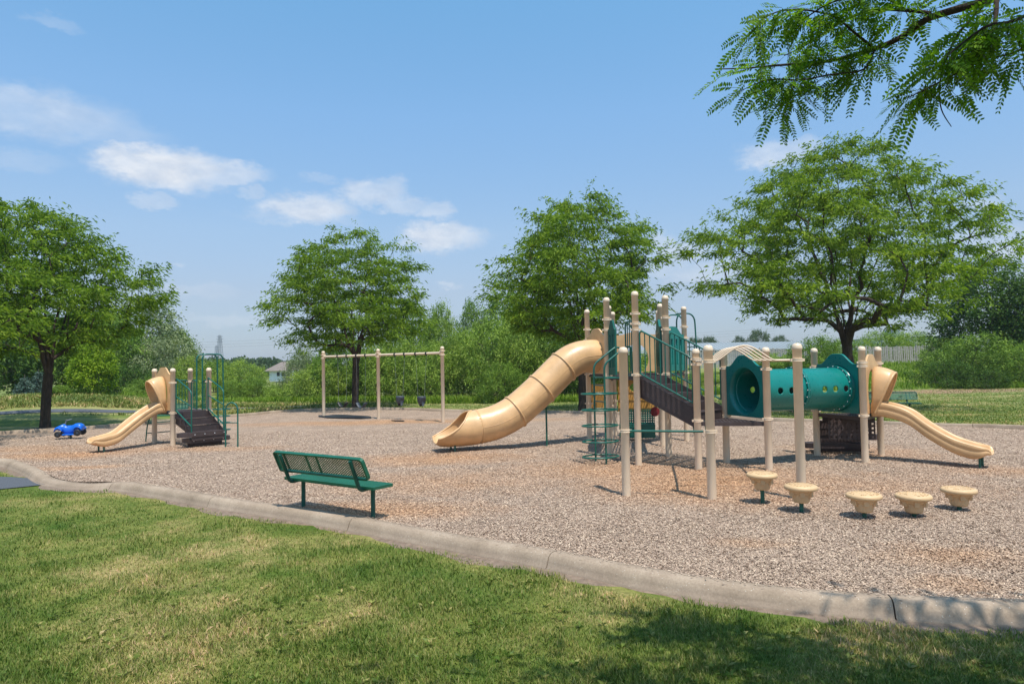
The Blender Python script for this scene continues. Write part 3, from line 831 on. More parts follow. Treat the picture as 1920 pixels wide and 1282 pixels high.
# bridge between the two high decks
bm = MB(); a_ = Cc.lerp(C2, .03); b_ = B.lerp(D, .03); c_ = D.lerp(B, .03); dd_ = C2.lerp(Cc, .03)
def shr(p, q, t): return p.lerp(q, t)
perf_plate(bm, [t2(shr(a_, b_, .06)), t2(shr(b_, a_, .06)), t2(shr(c_, dd_, .06)), t2(shr(dd_, c_, .06))], HD-.01, .07, .022)
for p, q in ((shr(a_, b_, .07), shr(dd_, c_, .07)), (shr(b_, a_, .07), shr(c_, dd_, .07))):
    bm.beam((p.x, p.y, HD-.06), (q.x, q.y, HD-.06), .04, .08)
bm.build('bridge', M['brown'], ps, solid=.006)
# bridge barriers
for p, q, s_ in ((Cc, C2, 1), (B, D, -1)):
    off = (q-p).normalized(); side = Vector((off.y, -off.x, 0))*s_*.10
    p2 = p+off*.09+side; q2 = q-off*.09+side
    slot_panel(t2(p2), t2(q2), (q2-p2).length, HD+.03, HD+1.05, HD+1.25, .05, 'barrier_panel', M['green'], ps, 7)
# entry barriers on the climber side (edge A - C)
ed = (Cc-A).normalized()
baluster_rail(t2(A+ed*.08), t2(A+ed*.42), HD+1.12, HD+1.12, HD+.02, HD+.02, 4, 'entry_rail', M['green'], ps, .016, .011)
slot_panel(t2(Cc-ed*.40), t2(Cc-ed*.08), .32, HD+.02, HD+1.0, HD+1.2, .045, 'barrier_panel', M['green'], ps, 2)
# hexagon sides: panel D-E, climber E-F, arched tan panel F-G, rods G-Fl
def ins(p, q, k=.08): dd = (q-p).normalized(); return p+dd*k, q-dd*k
p, q = ins(D, E_); slot_panel(t2(p), t2(q), (q-p).length, HD+.06, HD+.98, HD+1.17, .06, 'barrier_panel', M['teal'], ps, 4)
p, q = ins(Fr, G_); w_ = (q-p).length
ring_panel(t2(p), t2(q), outline(w_, HD+.04, HD+1.05, HD+1.12), (w_/2, HD+.38), (.33, .42), .05, 'arched_panel', M['tan'], ps)
p, q = ins(G_, Fl); baluster_rail(t2(p), t2(q), HD+1.0, HD+1.0, HD+.05, HD+.05, 9, 'barrier_rail', M['green'], ps)
# arch climber on edge E-F
eo = d2(19); mm = (E_+Fr)/2; el = (Fr-E_).normalized()
cl = MB()
for sg in (-.28, .28):
    b0 = mm+el*sg
    cl.tube(rpath([b0+Vector((0, 0, HD)), b0+Vector((0, 0, 3.28)), b0+eo*.55+Vector((0, 0, 3.28)), b0+eo*.62+Vector((0, 0, 1.7)), b0+eo*.85+Vector((0, 0, -.1))], .3, 6), .02, 8)
for z in np.arange(.3, 2.6, .3):
    o_ = .62+(1.7-z)*.23/1.8 if z < 1.7 else .60; cl.tube([mm+el*-.28+eo*o_+Vector((0, 0, z)), mm+el*.28+eo*o_+Vector((0, 0, z))], .014, 6)
cl.tube([mm+el*-.28+Vector((0, 0, 3.26)), E_+Vector((0, 0, 3.26))], .018, 6)
cl.build('arch_climber', M['green'], ps, smooth=True)
# under-deck play panels
p, q = ins(Fr, G_, .1); ring_panel(t2(p), t2(q), [(0, .66), (w_-.04, .66), (w_-.04, 1.58), (0, 1.58)], ((w_-.04)/2, 1.32), (.2, .13), .04, 'counter_panel', M['yellow'], ps)
p, q = ins(G_, Fl, .1); solid_panel(t2(p), t2(q), [(0, .72), (1.0, .72), (1.0, 1.45), (0, 1.45)], .04, 'counter_panel', M['yellow'], ps)
bp = MB(); ux = d2(-11); uy = d2(79); b0 = HC-uy*.1
perf_plate(bp, [t2(b0-ux*.45-uy*.17), t2(b0+ux*.45-uy*.17), t2(b0+ux*.45+uy*.17), t2(b0-ux*.45+uy*.17)], .42, .06, .014, inset=.03)
for i in range(15):
    for j in range(12):
        c = b0+ux*(-.45+.03+i*.06)+uy*.19+Vector((0, 0, .10+j*.06)); h = .03; a = .012
        o8 = [(-h, -h), (h, -h), (h, h), (-h, h), (-a, -a), (a, -a), (a, a), (-a, a)]
        bp.add([c+ux*s+Vector((0, 0, t)) for s, t in o8], [(0, 1, 5, 4), (1, 2, 6, 5), (2, 3, 7, 6), (3, 0, 4, 7)])
bp.box(b0-uy*.17+Vector((0, 0, .25)), (.9, .012, .34), (ux, uy, Vector((0, 0, 1))))
bp.build('perforated_seat', M['green'], ps, solid=.008)
dk = MB(); c = D.lerp(E_, .02)+Vector((-.12, .35, .78)); dk.lathe([(.001, -.02), (.11, -.02), (.12, 0), (.11, .02), (.001, .02)], c, 20, (d2(10), Vector((0, 0, 1)), d2(-80)))
dk.build('activity_disc', M['red'], ps, smooth=False)

# stairs from the high triangle down to the low one
sd_ = Vector((.755, -.656, 0)); run_t = ((cv-A).length)
st = thing_part('staircase', ps); nst = 5; rise = (HD-LD)/nst; wv = e49
wd = 1.245-2*.09; cm = (A+B)/2
dirs = (((cv+L1)/2)-cm); Ls = dirs.length; dirs.normalize()
for i in range(nst-1):
    z = HD-rise*(i+1); s0 = .04+(Ls-.08)*i/(nst-1); s1 = .04+(Ls-.08)*(i+1)/(nst-1)
    m = MB(); m.box(cm+dirs*(s0+.012)+Vector((0, 0, z+rise/2)), (.02, wd-.03, rise-.01), (dirs, wv, Vector((0, 0, 1))))
    po = [cm+dirs*(s0+.01)-wv*(wd/2-.01), cm+dirs*(s1+.02)-wv*(wd/2-.01), cm+dirs*(s1+.02)+wv*(wd/2-.01), cm+dirs*(s0+.01)+wv*(wd/2-.01)]
    perf_plate(m, [t2(p) for p in po], z, .06, .018, inset=.03)
    m.build('step', M['brown'], st, solid=.006)
m = MB(); m.box(cm+dirs*(Ls-.05)+Vector((0, 0, LD+rise/2)), (.02, wd-.03, rise-.01), (dirs, wv, Vector((0, 0, 1)))); m.build('step', M['brown'], st)
for sg in (-1, 1):
    o_ = wv*(sg*(wd/2+.012))
    po = [cm+o_+dirs*.03+Vector((0, 0, HD-.02)), cm+o_+dirs*.03+Vector((0, 0, HD-.42)), cm+o_+dirs*(Ls-.04)+Vector((0, 0, LD-.14)), cm+o_+dirs*(Ls-.04)+Vector((0, 0, LD+.24))]
    MB().extr(po, wv*.02).build('stringer', M['brown'], st, bevel=.003)
for p, q in ((A, cv), (B, L1)):
    dq = (q-p).normalized()
    baluster_rail(t2(p+dq*.09), t2(q-dq*.08), HD+.93, LD+1.20, HD+.06, LD+.36, 10, 'stair_rail', M['green'], ps, .017, .012)

# crawl tunnel
def tunnel():
    tc0 = (L1+L2)/2; tc1 = (T1+T2)/2; ax = (tc1-tc0); L = ax.length; ax.normalize(); side = Vector((ax.y, -ax.x, 0)); zc = 1.42; R = .405
    tp = thing_part('crawl_tunnel', ps); Z = Vector((0, 0, 1))
    x0 = .10; x1 = L-.06
    def mp(s, ph): return tc0+ax*s+side*(R*math.cos(ph))+Z*(zc+R*math.sin(ph))
    mb = MB(); NP = 40
    bh = .36     # half angular height of hole band (rad)
    NS = 64; cell = (x1-x0)/8; K8 = 8
    def grid(s0, s1, pa, pb, ns, n_):
        vs = [mp(s0+(s1-s0)*i/ns, pa+(pb-pa)*k/n_) for i in range(ns+1) for k in range(n_+1)]
        mb.add(vs, [(i*(n_+1)+k, (i+1)*(n_+1)+k, (i+1)*(n_+1)+k+1, i*(n_+1)+k+1) for i in range(ns) for k in range(n_)])
    for (pa, pb, n_) in ((bh, PI-bh, 16), (PI+bh, 2*PI-bh, 16)): grid(x0, x1, pa, pb, NS, n_)
    sq = []
    for (ax0, az0, ax1, az1) in ((-1, -1, 1, -1), (1, -1, 1, 1), (1, 1, -1, 1), (-1, 1, -1, -1)):
        for k in range(K8): sq.append((ax0+(ax1-ax0)*k/K8, az0+(az1-az0)*k/K8))
    for pc_ in (0, PI):
        for i in range(8):
            s0 = x0+i*cell; sm_ = s0+cell/2
            if i not in (1, 2, 5, 6, 7): grid(s0, s0+cell, pc_-bh, pc_+bh, K8, K8); continue
            n_ = len(sq); vs = []; NR = 6
            for q in range(NR+1):
                f = q/NR
                for (u, w) in sq:
                    l_ = math.hypot(u, w); vs.append(mp(sm_+cell/2*u*(1-f)+.06*u/l_*f, pc_+bh*w*(1-f)+.06/R*w/l_*f))
            mb.add(vs, [(q*n_+k, q*n_+(k+1) % n_, (q+1)*n_+(k+1) % n_, (q+1)*n_+k) for q in range(NR) for k in range(n_)])
    # weld coincident vertices so that the moulded shell is one skin
    key = {}; remap = []; nv_ = []
    for v in mb.v:
        k = (round(v[0], 4), round(v[1], 4), round(v[2], 4))
        if k not in key: key[k] = len(nv_); nv_.append(v)
        remap.append(key[k])
    mb.v = nv_; mb.f = [tuple(remap[i] for i in f) for f in mb.f]
    me_fix = True
    sh = mb.build('tunnel_shell', M['teal'], tp, smooth=True, solid=.014)
    bm_ = bmesh.new(); bm_.from_mesh(sh.data); bmesh.ops.recalc_face_normals(bm_, faces=bm_.faces); bm_.to_mesh(sh.data); bm_.free()
    axes = (side, Z, ax)
    for s in (x0+.03, (x0+x1)/2-.02, (x0+x1)/2+.028, x1-.03):
        mb = MB().lathe([(R+.005, -.022), (R+.045, -.02), (R+.048, 0), (R+.045, .02), (R+.005, .022)], tc0+ax*s+Z*zc, 40, axes)
        rg = mb.build('joint_ring', M['teal'] if s < x1-.1 else M['teal'], tp, smooth=False)
        if s > 1:
            for k in range(20):
                a = 2*PI*k/20; p = tc0+ax*(s-.022)+Z*zc+side*(math.cos(a)*(R+.03))+Z*(math.sin(a)*(R+.03)); bolt(p, axes, tp, -1)
    # end panels with funnels
    for (p, q, sgn, s_in) in ((L1, L2, -1, 0), (T1, T2, 1, 0)):
        pa, pb = ins(p, q, .085); w = (pb-pa).length; cen_ = (pa+pb)/2
        ring_panel(t2(pa), t2(pb), outline(w, LD+.06, 1.90, 2.11), (w/2, zc), (.462, .455), .05, 'tunnel_panel', M['teal'], ps)
        fn = [(.462, -.02), (.452, -.012), (.43, .02), (.413, .07), (.405, .14)]
        base = cen_ if sgn < 0 else cen_
        axd = ax if sgn < 0 else -ax
        MB().lathe([(r, z) for r, z in fn], base+Z*zc, 40, (side, Z, axd)).build('tunnel_funnel', M['teal'], ps, smooth=True, solid=.01)
tunnel()

# overhead ladder with arched rungs, chin bar
ol_ = thing_part('overhead_ladder', ps)
for p, q, nm in ((cv, N2, 0), (L2, N3, 0)):
    dq = (q-p).normalized(); MB().tube([p+dq*.08+Vector((0, 0, 2.0)), q-dq*.08+Vector((0, 0, 2.0))], .021, 10).build('side_rail', M['post'], ol_, smooth=True)
for i in range(5):
    t = .12+i*.18; p = cv.lerp(N2, t); q = L2.lerp(N3, t); pts = []
    for k in range(25):
        u = k/24; uu = min(1, max(0, (u-.10)/.72)); h = .235*(.5-.5*math.cos(2*PI*uu))**.75
        pp_ = p.lerp(q, u); pts.append((pp_.x, pp_.y, 2.0+h))
    MB().tube(pts, .0125, 8).build('rung', M['post'], ol_, smooth=True)
MB().tube([N1.lerp(N2, .04)+Vector((0, 0, .965)), N1.lerp(N2, .96)+Vector((0, 0, .965))], .017, 10).build('chin_bar', M['green'], ps, smooth=True)

# loop ladder climber at edge A-C
lc = thing_part('loop_ladder', ps); wv2 = d2(199); mAC = (A+Cc)/2; vv = d2(109); Z = Vector((0, 0, 1))
for sg in (-.24, .24):
    b0 = mAC+vv*sg
    MB().tube(rpath([b0+wv2*.52-Z*.1, b0+wv2*.52+Z*1.98, b0+wv2*.02+Z*2.33, b0-wv2*.10+Z*2.33, b0-wv2*.12+Z*1.75], .12, 5), .02, 10).build('ladder_rail', M['green'], lc, smooth=True)
for z in (.10, .41, .73, 1.05, 1.38):
    c = mAC+wv2*.52+Z*z; lp = []
    for (a, b) in ((.36, .10), (.36, -.10), (.12, -.27), (-.12, -.27), (-.36, -.10), (-.36, .10), (-.12, .27), (.12, .27)): lp.append(c+wv2*a+vv*b)
    MB().tube([Vector(x) for x in cr_curve([tuple(x) for x in lp], 3, True)], .016, 8, closed=True).build('foot_loop', M['green'], lc, smooth=True)
for z, x1_ in ((1.72, -.45), (1.55, .52), (1.22, .52)):
    MB().tube([mAC+wv2*.52-vv*.24+Z*z, mAC+wv2*.52+vv*.24+Z*z], .013, 8).build('rung', M['green'], lc, smooth=True)
for sg in (-.24, .24): MB().tube([mAC+vv*sg+wv2*.52+Z*1.70, mAC+vv*sg+Z*1.70], .014, 8).build('ladder_brace', M['green'], lc, smooth=True)

# tube slide
def tube_slide():
    ts = thing_part('tube_slide', ps); w = d2(199); side = Vector((w.y, -w.x, 0))      # side points to far right / near
    M0 = (Fl+C2)/2
    path = cr_curve([(0.0, 2.19), (.28, 2.19), (.62, 2.13), (.975, 1.93), (1.577, 1.40), (2.275, .86), (2.80, .62), (3.25, .535)], 7)
    R = .405; N = len(path); n = 32
    def frame(i, P):
        a = P[max(i-1, 0)]; b = P[min(i+1, len(P)-1)]; t = Vector((w.x*(b[0]-a[0]), w.y*(b[0]-a[0]), b[1]-a[1])).normalized()
        u = side.normalized(); v_ = u.cross(t).normalized()
        if v_.z < 0: v_ = -v_
        return t, u, v_
    def pos(s, z): return M0+w*s+Z*z
    vs = []
    for i, (s, z) in enumerate(path):
        t, u, v_ = frame(i, path)
        for k in range(n): a = 2*PI*k/n; vs.append(pos(s, z)+u*(R*math.cos(a))+v_*(R*math.sin(a)))
    fs = [(i*n+k, i*n+(k+1) % n, (i+1)*n+(k+1) % n, (i+1)*n+k) for i in range(N-1) for k in range(n)]
    MB().add(vs, fs).build('tube_shell', M['tan'], ts, smooth=True, solid=.014)
    for s in (.98, 1.60, 2.30, 3.22):
        i = min(range(N), key=lambda j: abs(path[j][0]-s)); t, u, v_ = frame(i, path)
        pr = [(R+.004, -.02), (R+.03, -.018), (R+.034, 0), (R+.03, .018), (R+.004, .02)] if s < 3 else [(R+.004, -.012), (R+.014, -.01), (R+.014, .01), (R+.004, .012)]
        MB().lathe(pr, pos(*path[i]), 40, (u, v_, t)).build('joint_ring', M['tan'], ts, smooth=True)
    for sg in (-1, 1):
        sl_ = []
        for i, (s, z) in enumerate(path): t, u, v_ = frame(i, path); sl_.append(pos(s, z)+u*(sg*(R+.006)))
        MB().tube(sl_, .006, 6).build('mould_seam', M['tan'], ts, smooth=True)
    # exit chute
    ex = [(3.22, .535), (3.36, .52), (3.50, .515), (3.64, .51), (3.80, .51), (3.96, .51), (4.10, .52), (4.20, .545), (4.26, .585)]
    op = [0, .02, 22, 58, 83, 98, 110, 121, 132]    # half opening angle from the top, degrees
    ex = cr_curve(ex, 5); opn = np.interp(np.linspace(0, 8, len(ex)), range(9), op)
    vs = []; m_ = 28; rimA = []; rimB = []
    for i, (s, z) in enumerate(ex):
        a0 = math.radians(90+opn[i]); a1 = math.radians(450-opn[i])
        sq = 1+.12*max(0, (s-3.5))
        for k in range(m_+1):
            a = a0+(a1-a0)*k/m_; p = pos(s, z)+side.normalized()*(R*sq*math.cos(a))+Z*(R*math.sin(a))
            if k == 0: rimA.append(p)
            if k == m_: rimB.append(p)
            vs.append(p)
    fs = [(i*(m_+1)+k, i*(m_+1)+k+1, (i+1)*(m_+1)+k+1, (i+1)*(m_+1)+k) for i in range(len(ex)-1) for k in range(m_)]
    MB().add(vs, fs).build('exit_chute', M['tan'], ts, smooth=True, solid=.02)
    last = vs[-(m_+1):]
    i0 = next(i for i in range(len(ex)) if opn[i] > 1.5)
    loop = rimA[i0:]+last[1:-1]+list(reversed(rimB[i0:]))
    MB().tube(loop, .022, 8, closed=True).build('rim', M['tan'], ts, smooth=True)
    # struts
    p = M0+w*1.46; MB().tube([p+Z*-.1, p+Z*1.12], .024, 10).build('strut', M['green'], ts, smooth=True)
    for sg in (-.2, .2):
        p = M0+w*3.85+side.normalized()*sg; m = MB(); m.tube([p-Z*.1, p+Z*.14], .022, 8); m.build('slide_foot', M['green'], ts, smooth=True)
    pa, pb = ins(Fl, C2, .085); wl = (pb-pa).length
    ring_panel(t2(pa+w*.04), t2(pb+w*.04), outline(wl, HD+.02, HD+.98, HD+1.17, peakw=.9), (wl/2, 2.19), (.395, .395), .05, 'slide_flange', M['tan'], ts)
tube_slide()
# wave slide on the far right triangle and steps behind it
mS = (T2+T3)/2
slide(t2(mS+sd_*.05), t2(sd_), [(0, 1.13), (.26, 1.12), (.62, 1.0), (.96, .74), (1.33, .515), (1.64, .41), (1.85, .36)], .56, ps, 1.74, LD)
hood_flange(t2(T2), t2(T3), LD, ps, M['tan'])
steps(t2((T1+T3)/2), t2(d2(79)), 1.0, LD, 4, .17, .24, ps)
dk2 = MB(); cq = (T1+T3)/2-d2(79)*.25
for i in range(9):
    for j in range(5):
        c = cq+d2(-11)*(-.4+i*.1)+Z*(.40+j*.09); h = .05; a = .02; o8 = [(-h, -.045), (h, -.045), (h, .045), (-h, .045), (-a, -a), (a, -a), (a, a), (-a, a)]
        dk2.add([c+d2(-11)*s+Z*t for s, t in o8], [(0, 1, 5, 4), (1, 2, 6, 5), (2, 3, 7, 6), (3, 0, 4, 7)])
dk2.build('perforated_kick_panel', M['brown'], ps, solid=.006)

# ------------------------------------------------------------------ the small play structure
ax_, bx_ = .614, .816
s1 = Vector((-9.20, 18.50, 0)); s4 = s1+Vector((ax_, bx_, 0)); s2 = s1+Vector((-bx_, ax_, 0)); s3 = s2+Vector((ax_, bx_, 0))
ss = thing('play_structure', 'small tan and green toddler play structure with brown steps and one wave slide', 'play structure', tuple(s1))
SD = .88
for p in (s1, s2, s3, s4): post(p.x, p.y, 2.07, ss, (SD-.02, 1.68))
deck([t2(s1), t2(s4), t2(s3), t2(s2)], SD, ss)
ud = Vector((.6, .8, 0)); vd = Vector((.8, -.6, 0))
sm = (s1+s2)/2
slide(t2(sm-ud*.03), t2(-ud), [(0, 1.13), (.22, 1.12), (.55, .94), (.88, .70), (1.22, .45), (1.52, .37), (1.76, .325)], .52, ss, 1.55, SD)
hood_flange(t2(s2), t2(s1), SD, ss, M['tan'])
stp, send = steps(t2((s1+s4)/2+vd*.05), t2(vd), .98, SD, 4, .172, .27, ss, ext=(.22, .30))
for p, sg in ((s1, -1), (s4, 1)):
    q = p+ud*(.06*-sg); m = MB()
    a_ = q+vd*.06; b_ = q+vd*.86
    m.tube(rpath([a_+Z*SD, a_+Z*1.76, a_+vd*.02+Z*1.78, q+vd*.72+Z*1.52, b_+Z*1.42, b_+Z*.30], .12, 5), .018, 8)
    m.tube([a_+Z*1.30, b_+Z*1.05], .015, 8); m.tube([a_+Z*.93, b_+Z*.52], .018, 8)
    m.build('stair_rail', M['green'], ss, smooth=True)
    po = [q+vd*.04+Z*(SD-.01), q+vd*.04+Z*(SD-.32), q+vd*.80+Z*.28, q+vd*.80+Z*.42]
    MB().extr(po, ud*(.012)).build('stringer', M['brown'], ss)
# rod barriers on the two far sides
baluster_rail(t2(s2.lerp(s3, .50)), t2(s3-(s3-s2).normalized()*.06), 1.72, 1.72, SD+.04, SD+.04, 5, 'barrier_rail', M['green'], ss, .016, .011)
baluster_rail(t2(s3.lerp(s4, .08)), t2(s3.lerp(s4, .34)), 1.72, 1.72, SD+.04, SD+.04, 3, 'barrier_rail', M['green'], ss, .016, .011)
baluster_rail(t2(s3.lerp(s4, .70)), t2(s3.lerp(s4, .93)), 1.72, 1.72, SD+.04, SD+.04, 3, 'barrier_rail', M['green'], ss, .016, .011)
# tall hoops with spiral foot loops on side s3-s4
hp = thing_part('hoop_climber', ss)
for t in (.36, .66):
    b0 = s3.lerp(s4, t)
    MB().tube(rpath([b0+Z*SD, b0+Z*2.46, b0+ud*.62+Z*2.46, b0+ud*.66+Z*-.1], .16, 6), .021, 10).build('hoop', M['green'], hp, smooth=True)
cc = s3.lerp(s4, .51)+ud*.66
for z in (.25, .45, .65, .85):
    lp = [cc+d2(a*45)*(.25)+Z*(z) for a in range(8)]
    MB().tube([Vector(x) for x in cr_curve([tuple(x) for x in lp], 3, True)], .014, 6, closed=True).build('foot_loop', M['green'], hp, smooth=True)
# arched rung ladder on side s2-s3
al = thing_part('arched_ladder', ss); nd_ = Vector((-.8, .6, 0)); mm = (s2+s3)/2
for sg in (-.38, .38):
    b0 = mm+ud*sg
    MB().tube([Vector(x) for x in cr_curve([tuple(b0+Z*(SD-.08)), tuple(b0+nd_*.40+Z*.78), tuple(b0+nd_*.68+Z*.48), tuple(b0+nd_*.80-Z*.05)], 5)], .018, 8).build('ladder_rail', M['benchdark'], al, smooth=True)
for (o_, z) in ((.36, .80), (.66, .52), (.77, .22)):
    MB().tube([mm+ud*-.38+nd_*o_+Z*z, mm+ud*.38+nd_*o_+Z*z], .015, 8).build('rung', M['benchdark'], al, smooth=True)
# separate hoop rail in front of the steps
ha = Vector((*g(423, 835), 0)); hb_ = Vector((*g(446, 835), 0))
hr = thing('hoop_handrail', 'green round-topped hoop handrail standing in the mulch beside the brown steps', 'handrail', tuple((ha+hb_)/2))
dq = (hb_-ha); pts = [ha-Z*.1, ha+Z*.9]+[(ha+hb_)/2-dq*.5*math.cos(a)+Z*(.93+.2*math.sin(a)) for a in np.linspace(.15, PI-.15, 9)]+[hb_+Z*.9, hb_-Z*.1]
MB().tube(pts, .02, 10).build('hoop', M['green'], hr, smooth=True)
MB().tube([ha+Z*.60, hb_+Z*.60], .013, 8).build('crossbar', M['green'], hr, smooth=True)

# ------------------------------------------------------------------ swing set
S1 = Vector((-7.93, 28.65, 0)); S3 = Vector((-2.55, 24.88, 0)); S2 = S1.lerp(S3, .496)
sw = thing('swing_frame', 'tan steel swing frame of three posts and one long top beam', 'swing frame', tuple(S2))
for p in (S1, S2, S3): post(p.x, p.y, 2.72, sw, (2.42, 2.56))
MB().tube([S1+Z*2.48, S3+Z*2.48], .045, 12).build('top_beam', M['post'], sw, smooth=True)
hang = [(629, 646), (664, 681), (736, 754), (775, 795)]
def beam_at(px):
    lo, hi = 0, 1
    for _ in range(40):
        m_ = (lo+hi)/2; p = S1.lerp(S3, m_)
        if CX+F*p.x/p.y-4 < px: lo = m_
        else: hi = m_
    return S1.lerp(S3, lo)
ub = (S3-S1).normalized(); fb = Vector((ub.y, -ub.x, 0))
def mat_at(px, py, rx, ry, seed, label):
    c = g(px, py); o = MB(); n = 40; r_ = random.Random(seed); a1, a2 = r_.random()*6, r_.random()*6; vs = []
    for z, k_ in ((.0, 1.0), (.018, .985)):
        for k in range(n):
            a = 2*PI*k/n; q = k_*(1+.10*math.sin(3*a+a1)+.07*math.sin(5*a+a2)); vs.append((c[0]+ub_.x*rx*q*math.cos(a)-ub_.y*ry*q*math.sin(a), c[1]+ub_.y*rx*q*math.cos(a)+ub_.x*ry*q*math.sin(a), z+.005))
    o.add(vs, [tuple(range(n, 2*n))]+[(k, (k+1) % n, n+(k+1) % n, n+k) for k in range(n)])
    tag(o.build('rubber_mat', M['black'], org=Vector((c[0], c[1], 0))), label, 'rubber mat')
ub_ = (S3-S1).normalized()
mat_at(646, 781, 1.45, .62, 3, 'large dark wear mat in the mulch under the two belt swings')
mat_at(747, 789, .32, .10, 5, 'small exposed piece of dark mat under the bucket swings')
labs = ['black belt swing seat hanging nearest the left end post', 'black belt swing hanging in front of the dark tree trunk',
        'dark bucket swing just right of the middle post', 'dark bucket swing nearest the right end post']
for i, (a, b) in enumerate(hang):
    pa, pb = beam_at(a), beam_at(b); c = (pa+pb)/2
    so = thing('belt_swing' if i < 2 else 'bucket_swing', labs[i], 'swing', (c.x, c.y, .5), 'swings hanging from the tan frame')
    for q in (pa, pb):
        hm = MB(); hm.lathe([(.046, -.035), (.062, -.03), (.062, .03), (.046, .035)], q+Z*2.48, 12, (fb, Z, ub)); hm.box(q+Z*2.40, (.03, .03, .08))
        hm.build('hanger', M['black'], sw)
    zt = .62 if i < 2 else .90; hw_ = .23 if i < 2 else .16
    for sg, q in ((-1, pa), (1, pb)):
        e_ = c+ub*(sg*hw_)+fb*.02
        ch = MB(); n = 46
        for k in range(n):
            u = k/(n-1); p = (q+Z*2.38).lerp(e_+Z*(zt), u); 
            ax1 = (ub if k % 2 else fb)
            ta, tb = (.008, .003) if k % 2 else (.003, .008)
            ch.beam(p-Z*.022, p+Z*.022, ta, tb)
        ch.build('chain', M['steel'], so)
    if i < 2:
        m = MB(); vs = []; n = 14
        for k in range(n+1):
            u = k/n*2-1; z = .40+.20*abs(u)**2.2
            for w in (-.085, .085): p = c+ub*(u*.24)+fb*w; vs.append((p.x, p.y, z))
        m.add(vs, [(2*k, 2*k+1, 2*k+3, 2*k+2) for k in range(n)]); m.build('belt_seat', M['bluegrey'] if i else M['black'], so, smooth=True, solid=.02)
    else:
        m = MB(); n = 16
        prof_ = [(.07, .60), (.12, .63), (.145, .72), (.155, .84), (.16, .89)]
        vs = [c+ub*(r*1.05*math.cos(2*PI*k/n))+fb*(r*.9*math.sin(2*PI*k/n))+Z*(z-(.10*abs(math.cos(2*PI*k/n))**4 if r < .1 else 0)) for r, z in prof_ for k in range(n)]
        fs = []
        for j in range(4):
            for k in range(n):
                if j == 1 and (k % 8) in (0, 1, 7): continue
                fs.append((j*n+k, j*n+(k+1) % n, (j+1)*n+(k+1) % n, (j+1)*n+k))
        fs.append(tuple(range(n))); m.add(vs, fs); m.build('bucket_seat', M['bluegrey'], so, smooth=True, solid=.02)

# ------------------------------------------------------------------ step pods
pods = [((1430, 941), .415, 'tallest tan step pod on a long green stem, nearest the play structure'),
        ((1503, 957), .345, 'tan step pod in front of the tall ladder post, second from the left'),
        ((1621, 967), .29, 'middle tan step pod of the five, on a very short stem'),
        ((1714, 966), .275, 'tan step pod just right of the middle one, low on the mulch'),
        ((1799, 953), .275, 'rightmost tan step pod of the curving row, resting low')]
for (pp_, zt, lb) in pods:
    c = g(*pp_); o = thing('step_pod', lb, 'step pod', (c[0], c[1], 0), 'tan step pods in the mulch')
    top = MB().lathe([(.001, zt+.002), (.10, zt+.001), (.17, zt-.002), (.198, zt-.008), (.212, zt-.024), (.214, zt-.045), (.205, zt-.062), (.18, zt-.072), (.13, zt-.075), (.001, zt-.075)], (c[0], c[1], 0), 40)
    rr = random.Random(int(pp_[0]))
    for k in range(60):
        a = rr.random()*2*PI; r_ = .17*math.sqrt(rr.random()); top.box((c[0]+r_*math.cos(a), c[1]+r_*math.sin(a), zt+.002), (.018, .007, .006), rz=rr.random()*3)
    top.build('pod_top', M['pod'], o, smooth=True)
    b = MB().lathe([(.142, zt-.074), (.138, zt-.105), (.116, zt-.118), (.110, zt-.19), (.102, zt-.225), (.088, zt-.235), (.001, zt-.235)], (c[0], c[1], 0), 32)
    for k in range(6):
        a = 2*PI*k/6+.25; b.box((c[0]+.125*math.cos(a), c[1]+.125*math.sin(a), zt-.112), (.055, .06, .075), rz=a)
    b.build('pod_base', M['pod'], o, bevel=.006)
    MB().lathe([(.028, -.1), (.028, zt-.24)], (c[0], c[1], 0), 16).build('stem', M['green'], o, smooth=True)

# ------------------------------------------------------------------ benches
def lattice(mb, O, ex, ez, w, h, pitch, wd, th, nn):
    """diamond mesh of flat strands over a w x h rectangle"""
    k = pitch; n = int((w+h*1.6)/k)+1
    for sgn in (1, -1):
        for i in range(-n, n+1):
            x0 = i*k; pts = []
            # line x = x0 + sgn*1.6*z ; clip
            za, zb = 0, h
            xa, xb = x0, x0+sgn*1.6*h
            if xa > xb: xa, xb, za, zb = xb, xa, zb, za
            if xb <= 0 or xa >= w: continue
            if xa < 0: za = za+(zb-za)*(-xa)/(xb-xa); xa = 0
            if xb > w: zb = za+(zb-za)*(w-xa)/(xb-xa); xb = w
            a = O+ex*xa+ez*za; b = O+ex*xb+ez*zb; d = (b-a)
            if d.length < .01: continue
            d.normalize(); sd = d.cross(nn).normalized()
            mb.box((a+b)/2+nn*(sgn*.0012), ((b-a).length, wd, th), (d, sd, nn))
